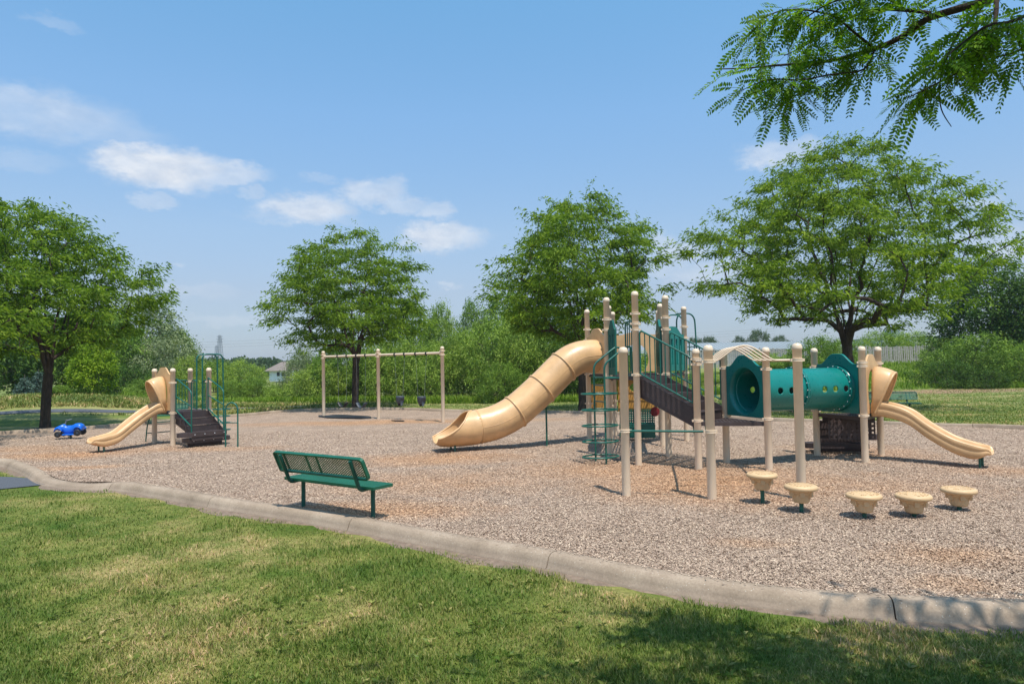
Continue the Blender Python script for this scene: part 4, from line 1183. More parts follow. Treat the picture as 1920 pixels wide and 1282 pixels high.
def bench(La, Rb, away, length, label, flip=1, group='green mesh benches'):
    La = Vector((*La, 0)); Rb = Vector((*Rb, 0)); ex = (Rb-La).normalized(); c = (La+Rb)/2; f = Vector((-ex.y, ex.x, 0))*flip
    o = thing('park_bench', label, 'bench', tuple(c), group)
    sep = (Rb-La).length; hl = length/2
    z0 = c.z
    # seat: rolled edge tray with mesh
    s0 = -.17; s1_ = .17; zs = .445; m = MB()
    O = c-ex*hl+f*s0+Z*zs
    lattice(m, O+ex*.02+f*.02-Z*.004, ex, f, length-.04, .30, .032, .013, .004, Z)
    for (a, b) in ((O, O+ex*length), (O+f*.34, O+f*.34+ex*length)): m.beam(a-Z*.02, b-Z*.02, .03, .042)
    for s in (0, length): m.beam(O+ex*s-Z*.0205-f*.01, O+ex*s+f*.35-Z*.0205, .03, .041)
    for s in (.36, .5, .64): m.beam(O+ex*length*s+f*.015-Z*.022, O+ex*length*s+f*.325-Z*.022, .03, .008)
    m.build('seat', M['bench'], o, bevel=.006)
    # backrest
    bz = (Z*.90-f*.42).normalized(); nb = ex.cross(bz).normalized(); m = MB()
    Ob = c-ex*hl-f*.24+Z*.555; hb2 = .30
    lattice(m, Ob+ex*.02+bz*.02, ex, bz, length-.04, hb2-.04, .047, .012, .0015, nb)
    R_ = .05
    fr = rpath([Ob+ex*.05, Ob+ex*length, Ob+ex*length+bz*hb2, Ob+bz*hb2, Ob, Ob+ex*.0501], .045, 3)
    for a, b in zip(fr[:-1], fr[1:]):
        if (b-a).length > 1e-3:
            dd = (b-a).normalized(); m.box((a+b)/2, ((b-a).length+.006, .022, .05), (dd, dd.cross(nb), nb))
    m.build('backrest', M['bench'], o)
    for s in (.37, .49, .87, .11):
        MB().box(Ob+ex*length*s+bz*hb2/2-nb*.006, (.04, hb2-.05, .008), (ex, bz, nb)).build('back_strap', M['benchdark'], o)
    for sg in (-1, 1):
        b0 = c+ex*(sg*sep/2)
        MB().lathe([(.03, -.15), (.03, .39)], b0, 16).build('leg', M['benchdark'], o, smooth=True)
        k = b0; pts = rpath([k+f*.14+Z*.41, k-f*.20+Z*.395, k-f*.25+Z*.43, k-f*.40+Z*.80], .09, 6)
        MB().tube(pts, .026, 12).build('back_support', M['benchdark'], o, smooth=True)
    return o
bench((-3.06, 9.96), (-1.89, 9.17), 1, 1.77, 'green mesh bench with its back to the kerb, in the foreground')
# field bench at the right, seen from behind the wave slide: it faces the camera side
fb0 = g(1640, 776, -.1); fb1 = g(1706, 776, -.1)
b2 = bench((fb0[0], fb0[1]), (fb1[0], fb1[1]), 1, 1.9, 'green mesh bench on the mown field behind the wave slide', -1)
b2.location.z = -.12
# bench by the far path at the left
q0 = at(286, 778, 26.0); q1 = at(338, 778, 26.3)
b3 = bench((q0[0], q0[1]), (q1[0], q1[1]), 1, 1.6, 'green bench beyond the small play structure, mostly hidden by it', -1)
b3.location.z = gz(q0[0], q0[1])

# ------------------------------------------------------------------ blue spring rider
def rider():
    c = Vector((*g(131, 822), 0)); o = thing('spring_rider', 'blue quad bike spring rider with black wheels standing in the mulch', 'spring rider', tuple(c))
    ex = d2(192); ey = Vector((-ex.y, ex.x, 0))    # ex forward (left), ey to camera-left
    if ey.y > 0: ey = -ey                           # ey towards camera
    def P(x, y, z): return c+ex*x+ey*y+Z*z
    # body stations: x, half width, z bottom, z top, crown
    st_ = [(-.50, .10, .36, .46), (-.46, .19, .30, .53), (-.36, .20, .30, .57), (-.22, .18, .24, .56), (-.10, .14, .18, .50), (.02, .14, .16, .49), (.12, .15, .18, .50), (.20, .16, .24, .55), (.30, .19, .32, .53), (.42, .18, .34, .47), (.50, .15, .34, .43), (.53, .08, .36, .40)]
    sec = [(-1, .15), (-1, .6), (-.8, .9), (-.4, 1), (0, 1.03), (.4, 1), (.8, .9), (1, .6), (1, .15), (.6, 0), (-.6, 0)]
    st2 = cr_curve(st_, 3); vs = []
    for (x, w, a, b) in st2:
        for (u, v_) in sec: vs.append(P(x, u*w, a+(b-a)*v_))
    K = len(sec); N = len(st2); fs = [(i*K+k, i*K+(k+1) % K, (i+1)*K+(k+1) % K, (i+1)*K+k) for i in range(N-1) for k in range(K)]
    fs += [tuple(range(K-1, -1, -1)), tuple((N-1)*K+k for k in range(K))]
    body = MB().add(vs, fs).build('body', M['blue'], o, smooth=True)
    for sg in (-1, 1):
        # fenders and running board
        for x0 in (-.36, .33):
            m = MB(); vs = []
            for k in range(9):
                a = PI*k/8*.8+.3; r = .15
                for y in (.15, .29): vs.append(P(x0+r*math.cos(a), sg*y, .245+.17*math.sin(a)+(.04 if x0 < 0 else 0)))
            m.add(vs, [(2*k, 2*k+1, 2*k+3, 2*k+2) for k in range(8)]); m.build('fender', M['blue'], o, smooth=True, solid=.015)
        MB().box(P(-.02, sg*.20, .17), (.42, .14, .05), (ex, ey, Z)).build('footboard', M['blue'], o, bevel=.015)
        for x0, r, z in ((-.37, .125, .235), (.33, .115, .19)):
            wo = MB().lathe([(r*.45, -.055), (r*.8, -.062), (r*.97, -.045), (r, 0), (r*.97, .045), (r*.8, .062), (r*.45, .055)], P(x0, sg*.27, z), 24, (ex, Z, ey)).build('wheel', M['black'], o, smooth=True)
            MB().lathe([(.001, -.05), (r*.42, -.045), (r*.46, 0), (r*.42, .045), (.001, .05)], P(x0, sg*.27, z), 16, (ex, Z, ey)).build('rim', M['bluegrey'], wo)
    m = MB(); m.tube([P(.20, 0, .52), P(.12, 0, .68)], .02, 8); m.tube(rpath([P(.02, -.2, .72), P(.12, -.1, .69), P(.12, .1, .69), P(.02, .2, .72)], .05), .015, 8)
    m.build('handlebar', M['steel'], o, smooth=True)
    o.scale = (.76, .76, .80)
    sp = MB(); sp.tube([P(0, 0, -.02)+ex*.07*math.cos(a)+ey*.07*math.sin(a)+Z*(.18*a/(8*PI)) for a in np.linspace(0, 8*PI, 60)], .014, 6); sp.build('spring', M['benchdark'], o, smooth=True)
rider()

# ------------------------------------------------------------------ trees
def tubes_np(P0, P1, r0, r1, n=5):
    d = P1-P0; L = np.linalg.norm(d, axis=1, keepdims=True); t = d/np.maximum(L, 1e-6)
    a = np.where(np.abs(t[:, 2:3]) < .9, np.array([[0, 0, 1.]]), np.array([[1., 0, 0]]))
    u = np.cross(t, a); u /= np.linalg.norm(u, axis=1, keepdims=True); w = np.cross(t, u)
    an = np.arange(n)*2*PI/n; cs = np.cos(an)[None, :, None]; sn = np.sin(an)[None, :, None]
    ring = u[:, None, :]*cs+w[:, None, :]*sn
    A_ = P0[:, None, :]+ring*r0[:, None, None]; B_ = P1[:, None, :]+ring*r1[:, None, None]
    V = np.concatenate([A_, B_], 1).reshape(-1, 3); m_ = len(P0)
    b = (np.arange(m_)*2*n)[:, None]; k = np.arange(n)[None, :]; k2 = (k+1) % n
    Fq = np.stack([b+k, b+k2, b+n+k2, b+n+k], -1).reshape(-1, 4)
    return V, Fq
def grow(seed, H, R, fork, zb, prof, npads, nleaf, trunk_r, pad=(.7, .55, .16), leaf=(.2, .06), nlimb=6, lobes=.22, stems=1, droop=.25, off=(0, 0), inner=.35, tipr=.007, mind=.55, spiky=0.0):
    r = np.random.default_rng(seed)
    ph = r.random(6)*6.28
    def env(th, t): 
        return R*np.interp(t, [p[0] for p in prof], [p[1] for p in prof])*(1+lobes*(.5*np.sin(2*th+ph[0]+3*t)+.5*np.sin(3*th+ph[1]-4*t)+.5*np.sin(5*th+ph[2]+7*t)))
    # targets
    T = []; tries = 0
    while len(T) < npads and tries < npads*60:
        tries += 1
        t = r.random(); th = r.random()*2*PI; e = env(th, t)
        if r.random() > (e/R)**1.2+.08: continue
        u_ = r.random()
        if stems == 1 and t < .28 and u_ < (.28-t)*2.2: continue
        rr = e*(inner+(1-inner)*math.sqrt(r.random()))*(1+(.12+.16*r.random() if r.random() < .09 else 0)); p = np.array([off[0]*t+rr*math.cos(th), off[1]*t+rr*math.sin(th), zb+(H-zb)*t+r.normal(0, .1)])
        md = mind*(1 if tries < npads*30 else .6)
        if T and np.min(np.linalg.norm((np.array(T)-p)*np.array([1, 1, 1.5]), axis=1)) < md: continue
        T.append(p)
    T = np.array(T)
    nodes = []; par = []
    def addn(p, pa): nodes.append(np.array(p, float)); par.append(pa); return len(nodes)-1
    for s in range(stems):
        if stems == 1: b = np.array([0, 0, 0.]); bend = r.normal(0, .06, 2)*fork/2
        else:
            a = 2*PI*s/stems+r.random(); b = np.array([.25*math.cos(a), .25*math.sin(a), 0.])*R*.4; bend = b[:2]*.8
        i0 = addn(b-np.array([0, 0, .2]), -1)
        k = 5; last = i0
        for q in range(1, k+1):
            u = q/k; last = addn([b[0]+bend[0]*u*u, b[1]+bend[1]*u*u, fork*u], last)
        fk = last; fp = nodes[fk]
        nl = max(2, nlimb//stems)
        for q in range(nl):
            a = 2*PI*q/nl+r.normal(0, .25)+s; rad = R*(.35+.3*r.random())*(0.35 if q == 0 else 1); zt = zb+(H-zb)*(.45+.35*r.random())
            tgt = np.array([off[0]*.6+rad*math.cos(a), off[1]*.6+rad*math.sin(a), zt]); last = fk; L = np.linalg.norm(tgt-fp); kk = max(3, int(L/.5))
            f0 = fp-np.array([0, 0, 1])*r.random()*fork*.12
            for w in range(1, kk+1):
                u = w/kk; hx = u**1.25
                p = np.array([fp[0]+(tgt[0]-fp[0])*hx, fp[1]+(tgt[1]-fp[1])*hx, fp[2]+(tgt[2]-fp[2])*(u**.9)])+r.normal(0, .05, 3)
                last = addn(p, last)
    fz = np.array([0, 0, fork])
    order = np.argsort(np.linalg.norm(T-fz, axis=1)); tips = []
    for ti in order:
        p = T[ti]; NA = np.array(nodes); dv = p-NA; dist = np.linalg.norm(dv, axis=1)
        pen = dist+1.2*np.maximum(0, NA[:, 2]-p[2]+.2)+np.where(NA[:, 2] < fork*.9, 3, 0)+.15*np.linalg.norm(NA-fz, axis=1)
        j = int(np.argmin(pen)); a = nodes[j]; L = np.linalg.norm(p-a); kk = max(2, int(L/.45)); last = j
        for w in range(1, kk+1):
            u = w/kk; q = a+(p-a)*u; q = q+np.array([0, 0, .12*L*math.sin(PI*u)])*(1 if a[2] < p[2] else .3)+r.normal(0, .03, 3)*(u < 1); last = addn(q, last)
        tips.append(last)
    N = len(nodes); NA = np.array(nodes); acc = np.zeros(N); rad = np.zeros(N)
    for i in range(N-1, -1, -1):
        rad[i] = max(tipr, acc[i]**(1/2.3)) if acc[i] > 0 else tipr
        if par[i] >= 0: acc[par[i]] += rad[i]**2.3
    root_i = [i for i in range(N) if par[i] < 0]; rm = max(rad[i] for i in root_i)
    if rm > tipr: rad = tipr+(rad-tipr)*(trunk_r-tipr)/(rm-tipr)
    par_a = np.array(par); ch = np.where(par_a >= 0)[0]; pr = par_a[ch]
    flare = np.where((NA[:, 2] < .05), 1.35, 1.0); rr_ = rad*flare
    r0 = np.minimum(rr_[pr], rr_[ch]*1.6+.004); r0 = np.where(rr_[pr] > .09, np.where(rr_[ch] > rr_[pr]*.5, rr_[pr], r0), r0)
    big = rr_[ch] > .03
    Vb, Fb = tubes_np(NA[pr][big], NA[ch][big], r0[big], rr_[ch][big], 9)
    Vs, Fs = tubes_np(NA[pr][~big], NA[ch][~big], r0[~big], rr_[ch][~big], 4)
    BV = np.vstack([Vb, Vs]); BF = np.vstack([Fb, Fs+len(Vb)])
    # leaves
    CL = []; DL = []
    for ti, tp in zip(order, tips):
        c = nodes[tp]; o = np.array([c[0]-off[0]*.4, c[1]-off[1]*.4, 0.]); no = np.linalg.norm(o); o = o/no if no > .1 else np.array([1., 0, 0]); s = np.array([-o[1], o[0], 0])
        k = int(nleaf*(.7+.6*r.random())); sc = .75+.5*r.random()
        # sub-sprays radiating from the tip, each a thin feathery shoot
        ns = 9
        sp_a = r.normal(0, 1.1, ns); sp_l = pad[0]*sc*(.5+.8*r.random(ns)); sp_z = r.normal(.05+spiky, .25, ns)
        w = r.integers(0, ns, k); u = r.random(k)
        dirs_ = o[None]*np.cos(sp_a[w])[:, None]+s[None]*np.sin(sp_a[w])[:, None]
        base_ = c[None]-o[None]*pad[0]*.25
        P = base_+dirs_*(u*sp_l[w])[:, None]; P[:, 2] += sp_z[w]*u*sp_l[w]-droop*.5*(u*sp_l[w])**2
        P += np.stack([r.normal(0, pad[1]*.16, k), r.normal(0, pad[1]*.16, k), r.normal(0, pad[2]*.6, k)], 1)
        Dv = dirs_*.9+r.normal(0, .55, (k, 3)); Dv[:, 2] -= droop
        CL.append(P); DL.append(Dv)
    C_ = np.vstack(CL); D_ = np.vstack(DL); k = len(C_)
    LV, LF = leaves_np(C_, D_, leaf[0]*(.6+.8*r.random(k)), leaf[1]*(.7+.6*r.random(k)), r)
    return (BV, BF), (LV, LF)
def tree_proto(name, cn, tn, leafmat, barkmat, **kw):
    (BV, BF), (LV, LF) = grow(**kw)
    me = []
    for nm, Vv, Ff, mt, smt in ((tn, BV, BF, barkmat, True), (cn, LV, LF, leafmat, False)):
        o = np_obj(nm, Vv, Ff, mt, smooth=smt); COL.objects.unlink(o); me.append((nm, o.data))
    return me
def plant(proto, name, label, cat, loc, sc=(1, 1, 1), rz=0, group=None, leafmat=None):
    t = thing(name, label, cat, loc, group); t.rotation_euler = (0, 0, rz); t.scale = sc
    for nm, me in proto:
        o = bpy.data.objects.new(nm, me); COL.objects.link(o); o.parent = t
        if leafmat and nm in ('crown', 'foliage'):
            o.material_slots[0].link = 'OBJECT'; o.material_slots[0].material = leafmat
    return t
LOC = [(0, .55), (.12, .95), (.35, 1.0), (.55, .88), (.75, .68), (.9, .42), (1, .16)]
LOC2 = [(0, .6), (.1, .9), (.3, 1.0), (.5, .93), (.7, .78), (.88, .55), (1, .22)]
kwl = dict(pad=(.85, .6, .12), leaf=(.18, .052), droop=.12, inner=.22, mind=.72)
locg = 'honey locust trees round the playground'
def locust(seed, label, X, Y, H, R, fork, zb, tr, rz=0, prof=LOC, npads=300, nleaf=120, off=(0, 0), nlimb=7, lobes=.36, z=None):
    pr = tree_proto('locust', 'crown', 'trunk', M['locust'], M['bark'], seed=seed, H=H, R=R, fork=fork, zb=zb, prof=prof, npads=npads, nleaf=nleaf, trunk_r=tr, off=off, nlimb=nlimb, lobes=lobes, **kwl)
    zz = gz(X, Y) if z is None else z
    t = plant(pr, 'locust_tree', label, 'tree', (X, Y, zz), rz=rz, group=locg)
    # dark mulch ring
    mb = MB(); n = 28; rr = random.Random(seed); vs = [(X, Y, zz+.10)]
    for k in range(n): a = 2*PI*k/n; q = .95+.15*math.sin(3*a)+rr.random()*.08; vs.append((X+q*math.cos(a), Y+q*math.sin(a), zz+.004))
    mb.add(vs, [(0, 1+k, 1+(k+1) % n) for k in range(n)])
    return t, mb
mring = MB()
for args in (
    dict(seed=11, label='leafy tree at the left edge behind the blue spring rider', X=-17.5, Y=25.6, H=8.5, R=3.3, fork=2.05, zb=3.0, tr=.17, prof=LOC2, npads=230, nleaf=200, off=(-1.1, 0)),
    dict(seed=23, label='leafy tree standing directly behind the swing frame', X=-7.75, Y=33.6, H=8.9, R=3.35, fork=2.05, zb=3.1, tr=.17, npads=195, nleaf=210, nlimb=6),
    dict(seed=37, label='leafy tree behind the high posts of the tube slide tower', X=3.0, Y=29.6, H=9.3, R=3.4, fork=2.05, zb=3.3, tr=.17, npads=225, nleaf=210, off=(.2, 0)),
    dict(seed=41, label='tallest leafy tree, rising behind the green crawl tunnel', X=13.9, Y=28.2, H=11.2, R=5.0, fork=2.05, zb=3.5, tr=.24, npads=340, nleaf=210, nlimb=8)):
    t, mb = locust(**args); off_ = len(mring.v); mring.add(mb.v, mb.f)
tag(mring.build('tree_mulch_rings', M['darkmulch']), kind='structure')
# its neighbour left of the frame, whose shade falls on the mulch
locust(53, 'low leafy tree at the left border in front of the tallest left tree', -18.6, 18.9, 6.3, 4.1, 2.2, 2.7, .14, npads=170, nleaf=110)

# background plants
BUSH = [(0, .85), (.2, 1.0), (.5, .95), (.75, .75), (.92, .45), (1, .15)]
POP = [(0, .5), (.15, .9), (.4, 1.0), (.65, .8), (.85, .45), (1, .10)]
def bp_(seed, prof, leaf, pad, npads=150, nleaf=75, stems=4, H=4.0, R=2.2, fork=.8, zb=.45, tr=.05, lobes=.42, spiky=.35, inner=.45, nlimb=8, mind=.62):
    nm = ('foliage', 'stems') if stems > 1 else ('crown', 'trunk')
    return tree_proto('p', nm[0], nm[1], M['lbush'], M['bark2'], seed=seed, H=H, R=R, fork=fork, zb=zb, prof=prof, npads=npads, nleaf=nleaf, trunk_r=tr, pad=pad, leaf=leaf, nlimb=nlimb, lobes=lobes, stems=stems, droop=.1, inner=inner, mind=mind, spiky=spiky)
PR = {}
for k in range(3): PR['bush%d' % k] = bp_(100+k, BUSH, (.15, .065), (.62, .6, .3), npads=120, nleaf=125)
for k in range(2): PR['shrub%d' % k] = bp_(110+k, BUSH, (.13, .06), (.5, .5, .25), npads=110, nleaf=70, H=2.6, R=1.6, fork=.4, zb=.25, spiky=.5)
for k in range(2): PR['poplar%d' % k] = bp_(120+k, POP, (.2, .11), (.8, .7, .4), npads=230, nleaf=85, stems=1, H=9, R=3.0, fork=1.6, zb=1.0, tr=.16, lobes=.3, spiky=.6, nlimb=7)
for k in range(2): PR['round%d' % k] = bp_(130+k, BUSH, (.2, .11), (.8, .7, .4), npads=210, nleaf=85, stems=1, H=7, R=3.6, fork=1.4, zb=.9, tr=.15, lobes=.28, spiky=.3, nlimb=7)
PDIM = {'bush': (4.0, 2.2+.35), 'shrub': (2.6, 1.6+.3), 'poplar': (9.3, 3.3), 'round': (7.2, 4.0)}
for k in range(1): PR['young%d' % k] = bp_(140+k, BUSH, (.12, .07), (.34, .3, .2), npads=120, nleaf=75, stems=1, H=3.0, R=1.15, fork=.7, zb=.5, tr=.035, lobes=.2, spiky=.3, nlimb=5, mind=.25)
PDIM['young'] = (3.1, 1.35)
def veg(kind, var, px, Y, top, wpx, mat, label, group=None, zoff=0):
    X = (px-CX)/F*Y; z0 = gz(X, Y)+zoff; h = (CH+(hy(px)-top)/F*Y-z0)*(1.10 if Y < 90 else 1); w = wpx/F*Y*1.06
    H0, R0 = PDIM[kind]; nm = {'bush': 'bush', 'shrub': 'shrub', 'poplar': 'tree', 'round': 'tree', 'young': 'young_tree'}[kind]
    cat = {'bush': 'bush', 'shrub': 'shrub'}.get(kind, 'tree')
    sx = w/(2*R0); 
    plant(PR[kind+str(var)], nm, label, cat, (X, Y, z0-.05), (sx, sx*.9, h/H0), rz=(px*.37+var) % 6.28, group=group or ('background bushes' if cat in ('bush', 'shrub') else 'background trees'), leafmat=M[mat])
VEG = [
 ('round', 0, -60, 46, 560, 230, 'ldark', 'dark dense tree cut by the left border behind the spruces'),
 ('poplar', 0, 30, 54, 575, 170, 'ldark', 'dark tree rising behind the two blue-green spruces'),
 ('round', 1, 120, 52, 600, 170, 'ldark', 'dark tree behind the small yellow-green maple'),
 ('round', 0, 205, 50, 610, 160, 'lgreen', 'mid green tree right of the small yellow-green maple'),
 ('poplar', 1, 262, 64, 568, 165, 'lsilver', 'tall silvery tree right of the left leafy tree'),
 ('round', 1, 330, 66, 628, 90, 'lgreen', 'green tree showing right of the tall silvery tree'),
 ('bush', 0, 306, 50, 652, 105, 'lsilver', 'pale silvery willow bush above the small slide hood'),
 ('bush', 1, 235, 47, 690, 110, 'ldark', 'dark bush left of the small slide hood'),
 ('bush', 2, 285, 44, 712, 90, 'lgreen', 'low green bush directly behind the small slide hood'),
 ('bush', 0, 352, 50, 680, 80, 'lbush', 'olive bush between the tan posts of the small structure'),
 ('bush', 1, 402, 64, 682, 90, 'lgreen', 'green bush behind the tall green hoops'),
 ('bush', 2, 448, 60, 684, 90, 'lbush', 'rounded olive bush above the hoop handrail'),
 ('bush', 0, 436, 46, 718, 60, 'lgreen', 'low green bush behind the hoop handrail'),
 ('bush', 1, 478, 47, 712, 76, 'lgreen', 'green bush left of the white house'),
 ('bush', 2, 528, 46, 726, 80, 'lbush', 'olive bush in front of the white house'),
 ('bush', 0, 566, 47, 668, 80, 'lsilver', 'pale bush right of the white house'),
 ('bush', 1, 600, 43, 690, 100, 'lbush', 'olive bush behind the left swing post'),
 ('bush', 2, 640, 44, 640, 110, 'lgreen', 'tall bush behind the belt swings'),
 ('bush', 0, 700, 43, 655, 110, 'lbush', 'olive bush behind the middle swing post'),
 ('bush', 1, 752, 43, 650, 110, 'lbush', 'pale olive bush behind the bucket swings'),
 ('round', 0, 770, 50, 592, 120, 'lgreen', 'green tree rising above the right half of the swing beam'),
 ('bush', 2, 805, 42, 660, 110, 'lbush', 'olive bush behind the right swing post'),
 ('poplar', 0, 828, 52, 578, 75, 'lbush', 'pointed pale tree above the right swing post'),
 ('poplar', 1, 884, 54, 576, 70, 'lgreen', 'narrow pointed tree between swing frame and tube slide'),
 ('bush', 0, 862, 43, 640, 120, 'lbush', 'broad olive bush left of the tube slide'),
 ('bush', 1, 925, 42, 612, 130, 'lbush', 'bright rounded bush above the lower tube slide'),
 ('bush', 2, 985, 42, 606, 120, 'lbush', 'tall yellowish bush behind the middle of the tube slide'),
 ('bush', 0, 940, 39, 690, 90, 'lgreen', 'low green bush just above the tube slide exit'),
 ('bush', 1, 1030, 42, 640, 120, 'lgreen', 'green bush behind the upper tube slide'),
 ('round', 1, 950, 54, 562, 130, 'lgreen', 'tree behind the bright rounded bush'),
 ('round', 0, 1030, 52, 590, 130, 'ldark', 'dark tree left of the tower posts'),
 ('bush', 2, 1085, 41, 640, 110, 'ldark', 'dark bush behind the loop ladder'),
 ('bush', 0, 1135, 43, 660, 100, 'lgreen', 'green bush seen through the tower rails'),
 ('bush', 1, 1195, 45, 668, 100, 'lbush', 'olive bush seen under the high deck'),
 ('bush', 2, 1255, 47, 688, 90, 'lbush', 'olive bush seen through the stair rails'),
 ('bush', 0, 1310, 50, 700, 90, 'lweed', 'bright low bush behind the stair foot'),
 ('bush', 1, 1375, 53, 694, 80, 'lweed', 'bright low bush left of the crawl tunnel'),
 ('bush', 2, 1425, 55, 662, 80, 'lbush', 'feathery bush in front of the pale roof'),
 ('bush', 0, 1478, 54, 668, 80, 'lbush', 'olive bush along the fence above the crawl tunnel'),
 ('bush', 1, 1530, 50, 640, 100, 'lgreen', 'tall green bush left of the tallest tree trunk'),
 ('bush', 2, 1575, 52, 645, 80, 'lgreen', 'green bush directly behind the tallest tree trunk'),
 ('bush', 0, 1652, 63, 630, 90, 'lbush', 'brownish olive bush right of the tallest tree trunk'),
 ('bush', 1, 1712, 64, 628, 90, 'lbush', 'olive bush rising over the picket fence'),
 ('bush', 2, 1775, 53, 640, 90, 'lbush', 'olive bush at the right end of the picket fence'),
 ('poplar', 0, 1862, 52, 492, 190, 'ldark', 'tall dense tree at the right side of the field'),
 ('poplar', 1, 1945, 50, 530, 160, 'ldark', 'tall tree cut by the right border'),
 ('bush', 0, 1830, 47, 640, 130, 'lgreen', 'large bush below the tall right hand tree'),
 ('bush', 1, 1905, 47, 655, 120, 'lgreen', 'bush at the right border below the tall tree'),
 ('shrub', 0, 1772, 46, 682, 90, 'ldark', 'dark low shrub at the foot of the bank'),
 ('shrub', 1, 1840, 45, 695, 90, 'ldark', 'dark low shrub under the large right hand bush'),
 ('young', 0, 175, 37, 652, 92, 'lbright', 'small yellow-green maple with a thin trunk'),
 ('young', 0, 112, 35, 722, 36, 'lgreen', 'tiny sapling left of the yellow-green maple'),
 ('round', 0, 1300, 150, 634, 40, 'lfar', 'distant tree at the left end of the pale roof'),
 ('round', 1, 1328, 155, 631, 52, 'lfar', 'distant rounded tree above the pale roof'),
 ('round', 0, 1386, 160, 631, 34, 'lfar', 'small distant tree in the middle above the pale roof'),
 ('round', 1, 1421, 158, 618, 46, 'lfar', 'tallest distant tree above the pale roof'),
 ('round', 0, 1462, 160, 630, 44, 'lfar', 'distant tree at the right end of the pale roof'),
]
for v in VEG: veg(*v)
# spruces
def spruce(seed, X, Y, H, R, label):
    r = np.random.default_rng(seed); z0 = gz(X, Y); t = thing('spruce_tree', label, 'tree', (X, Y, z0), 'blue-green spruces')
    C_, D_, P0, P1 = [], [], [], []
    nw = int(H/.22)
    for i in range(nw):
        z = .25+(H-.3)*i/nw; rad = R*(1-i/nw)**.85*(.85+.3*r.random()); nbr = 13
        for k in range(nbr):
            a = 2*PI*(k+r.random())/nbr; L = rad*(.75+.4*r.random()); o = np.array([math.cos(a), math.sin(a), 0])
            n = max(8, int(46*L/R)); u = r.random(n)**.7; p = np.array([0, 0, z])+o*(u*L)[:, None]; p[:, 2] += -.22*u*L+.18*(u*L)**2/R; p += r.normal(0, .05, (n, 3))
            dv = o[None]*.6+r.normal(0, .6, (n, 3)); C_.append(p); D_.append(dv); P0.append([0, 0, z]); P1.append(list(o*L*.9+np.array([0, 0, z-.1*L])))
    C_ = np.vstack(C_); D_ = np.vstack(D_); k = len(C_); LV, LF = leaves_np(C_, D_, .10+.08*r.random(k), .045+.02*r.random(k), r)
    P0.append([0, 0, -.1]); P1.append([0, 0, H]); n = len(P0); rr0 = np.full(n, .015); rr1 = np.full(n, .006); rr0[-1] = .1; rr1[-1] = .02
    BV, BF = tubes_np(np.array(P0, float), np.array(P1, float), rr0, rr1, 5)
    np_obj('trunk', BV, BF, M['bark2'], t); np_obj('crown', LV, LF, M['lspruce'], t)
for px, Y, top, wpx, sd, lb in ((46, 42, 702, 62, 1, 'paler blue-green spruce left of the dark tree trunk'), (72, 45, 692, 66, 2, 'darker spruce behind the paler one, beside the tree trunk')):
    X = (px-CX)/F*Y; spruce(sd, X, Y, CH+(hy(px)-top)/F*Y-gz(X, Y), wpx/F*Y/2, lb)

# tall weeds and rough grass along the bushes
def weeds(n, seed):
    r = np.random.default_rng(seed); X = []; Y = []
    px = r.random(n)*2300-200; base = np.interp(px, [-200, 150, 300, 560, 800, 1090, 1300, 1500, 1690, 1760, 1920, 2200], [42, 36.5, 39, 40.5, 38.5, 38.5, 42, 44, 50, 45, 44.5, 44])
    Yv = base+np.abs(r.normal(0, 2.2, n)); bank = (px > 1380) & (px < 1800) & (r.random(n) < .75); Yv = np.where(bank, 45+15*r.random(n), Yv)
    Xv = (px-CX)/F*Yv
    ok = ~(((Xv-27)/6)**2+((Yv-42.5)/2.4)**2 < 1.1)
    Xv, Yv = Xv[ok], Yv[ok]; k = len(Xv); Hh = (.12+.38*r.random(k)**2)
    base = np.stack([Xv, Yv, ground_z(Xv, Yv)], 1); an = r.random(k)*2*PI; dr = np.stack([np.cos(an), np.sin(an), np.zeros(k)], 1)
    wd = np.stack([-np.sin(an), np.cos(an), np.zeros(k)], 1)*(.012+.02*r.random(k))[:, None]
    mid = base+dr*(Hh*.15)[:, None]+np.array([0, 0, 1])*(Hh*.6)[:, None]; tip = base+dr*(Hh*.5)[:, None]+np.array([0, 0, 1])*Hh[:, None]
    V = np.stack([base-wd, base+wd, mid+wd, mid-wd, tip], 1).reshape(-1, 3); b = np.arange(k)*5
    return V, np.stack([b, b+1, b+2, b+3], 1), np.stack([b+3, b+2, b+4], 1)
def rough(n, seed):
    r = np.random.default_rng(seed); px = r.random(n)*900-150; Yv = 30.5+9*r.random(n)+np.interp(px, [-150, 300, 750], [-1.0, 0, 4]); Xv = (px-CX)/F*Yv
    ok = ~inside(Xv, Yv, bd[::2]*1.06); pcd = np.min(np.hypot(Xv[:, None]-np.array(pc)[None, ::3, 0], Yv[:, None]-np.array(pc)[None, ::3, 1]), axis=1); ok &= pcd > 1.0
    Xv, Yv = Xv[ok], Yv[ok]; k = len(Xv); Hh = .06+.16*r.random(k)**2
    base = np.stack([Xv, Yv, ground_z(Xv, Yv)], 1); an = r.random(k)*2*PI; dr = np.stack([np.cos(an), np.sin(an), np.zeros(k)], 1)
    wd = np.stack([-np.sin(an), np.cos(an), np.zeros(k)], 1)*(.01+.015*r.random(k))[:, None]
    mid = base+dr*(Hh*.2)[:, None]+np.array([0, 0, 1])*(Hh*.6)[:, None]; tip = base+dr*(Hh*.8)[:, None]+np.array([0, 0, 1])*Hh[:, None]
    V = np.stack([base-wd, base+wd, mid+wd, mid-wd, tip], 1).reshape(-1, 3); b = np.arange(k)*5
    return V, np.stack([b, b+1, b+2, b+3], 1), np.stack([b+3, b+2, b+4], 1)
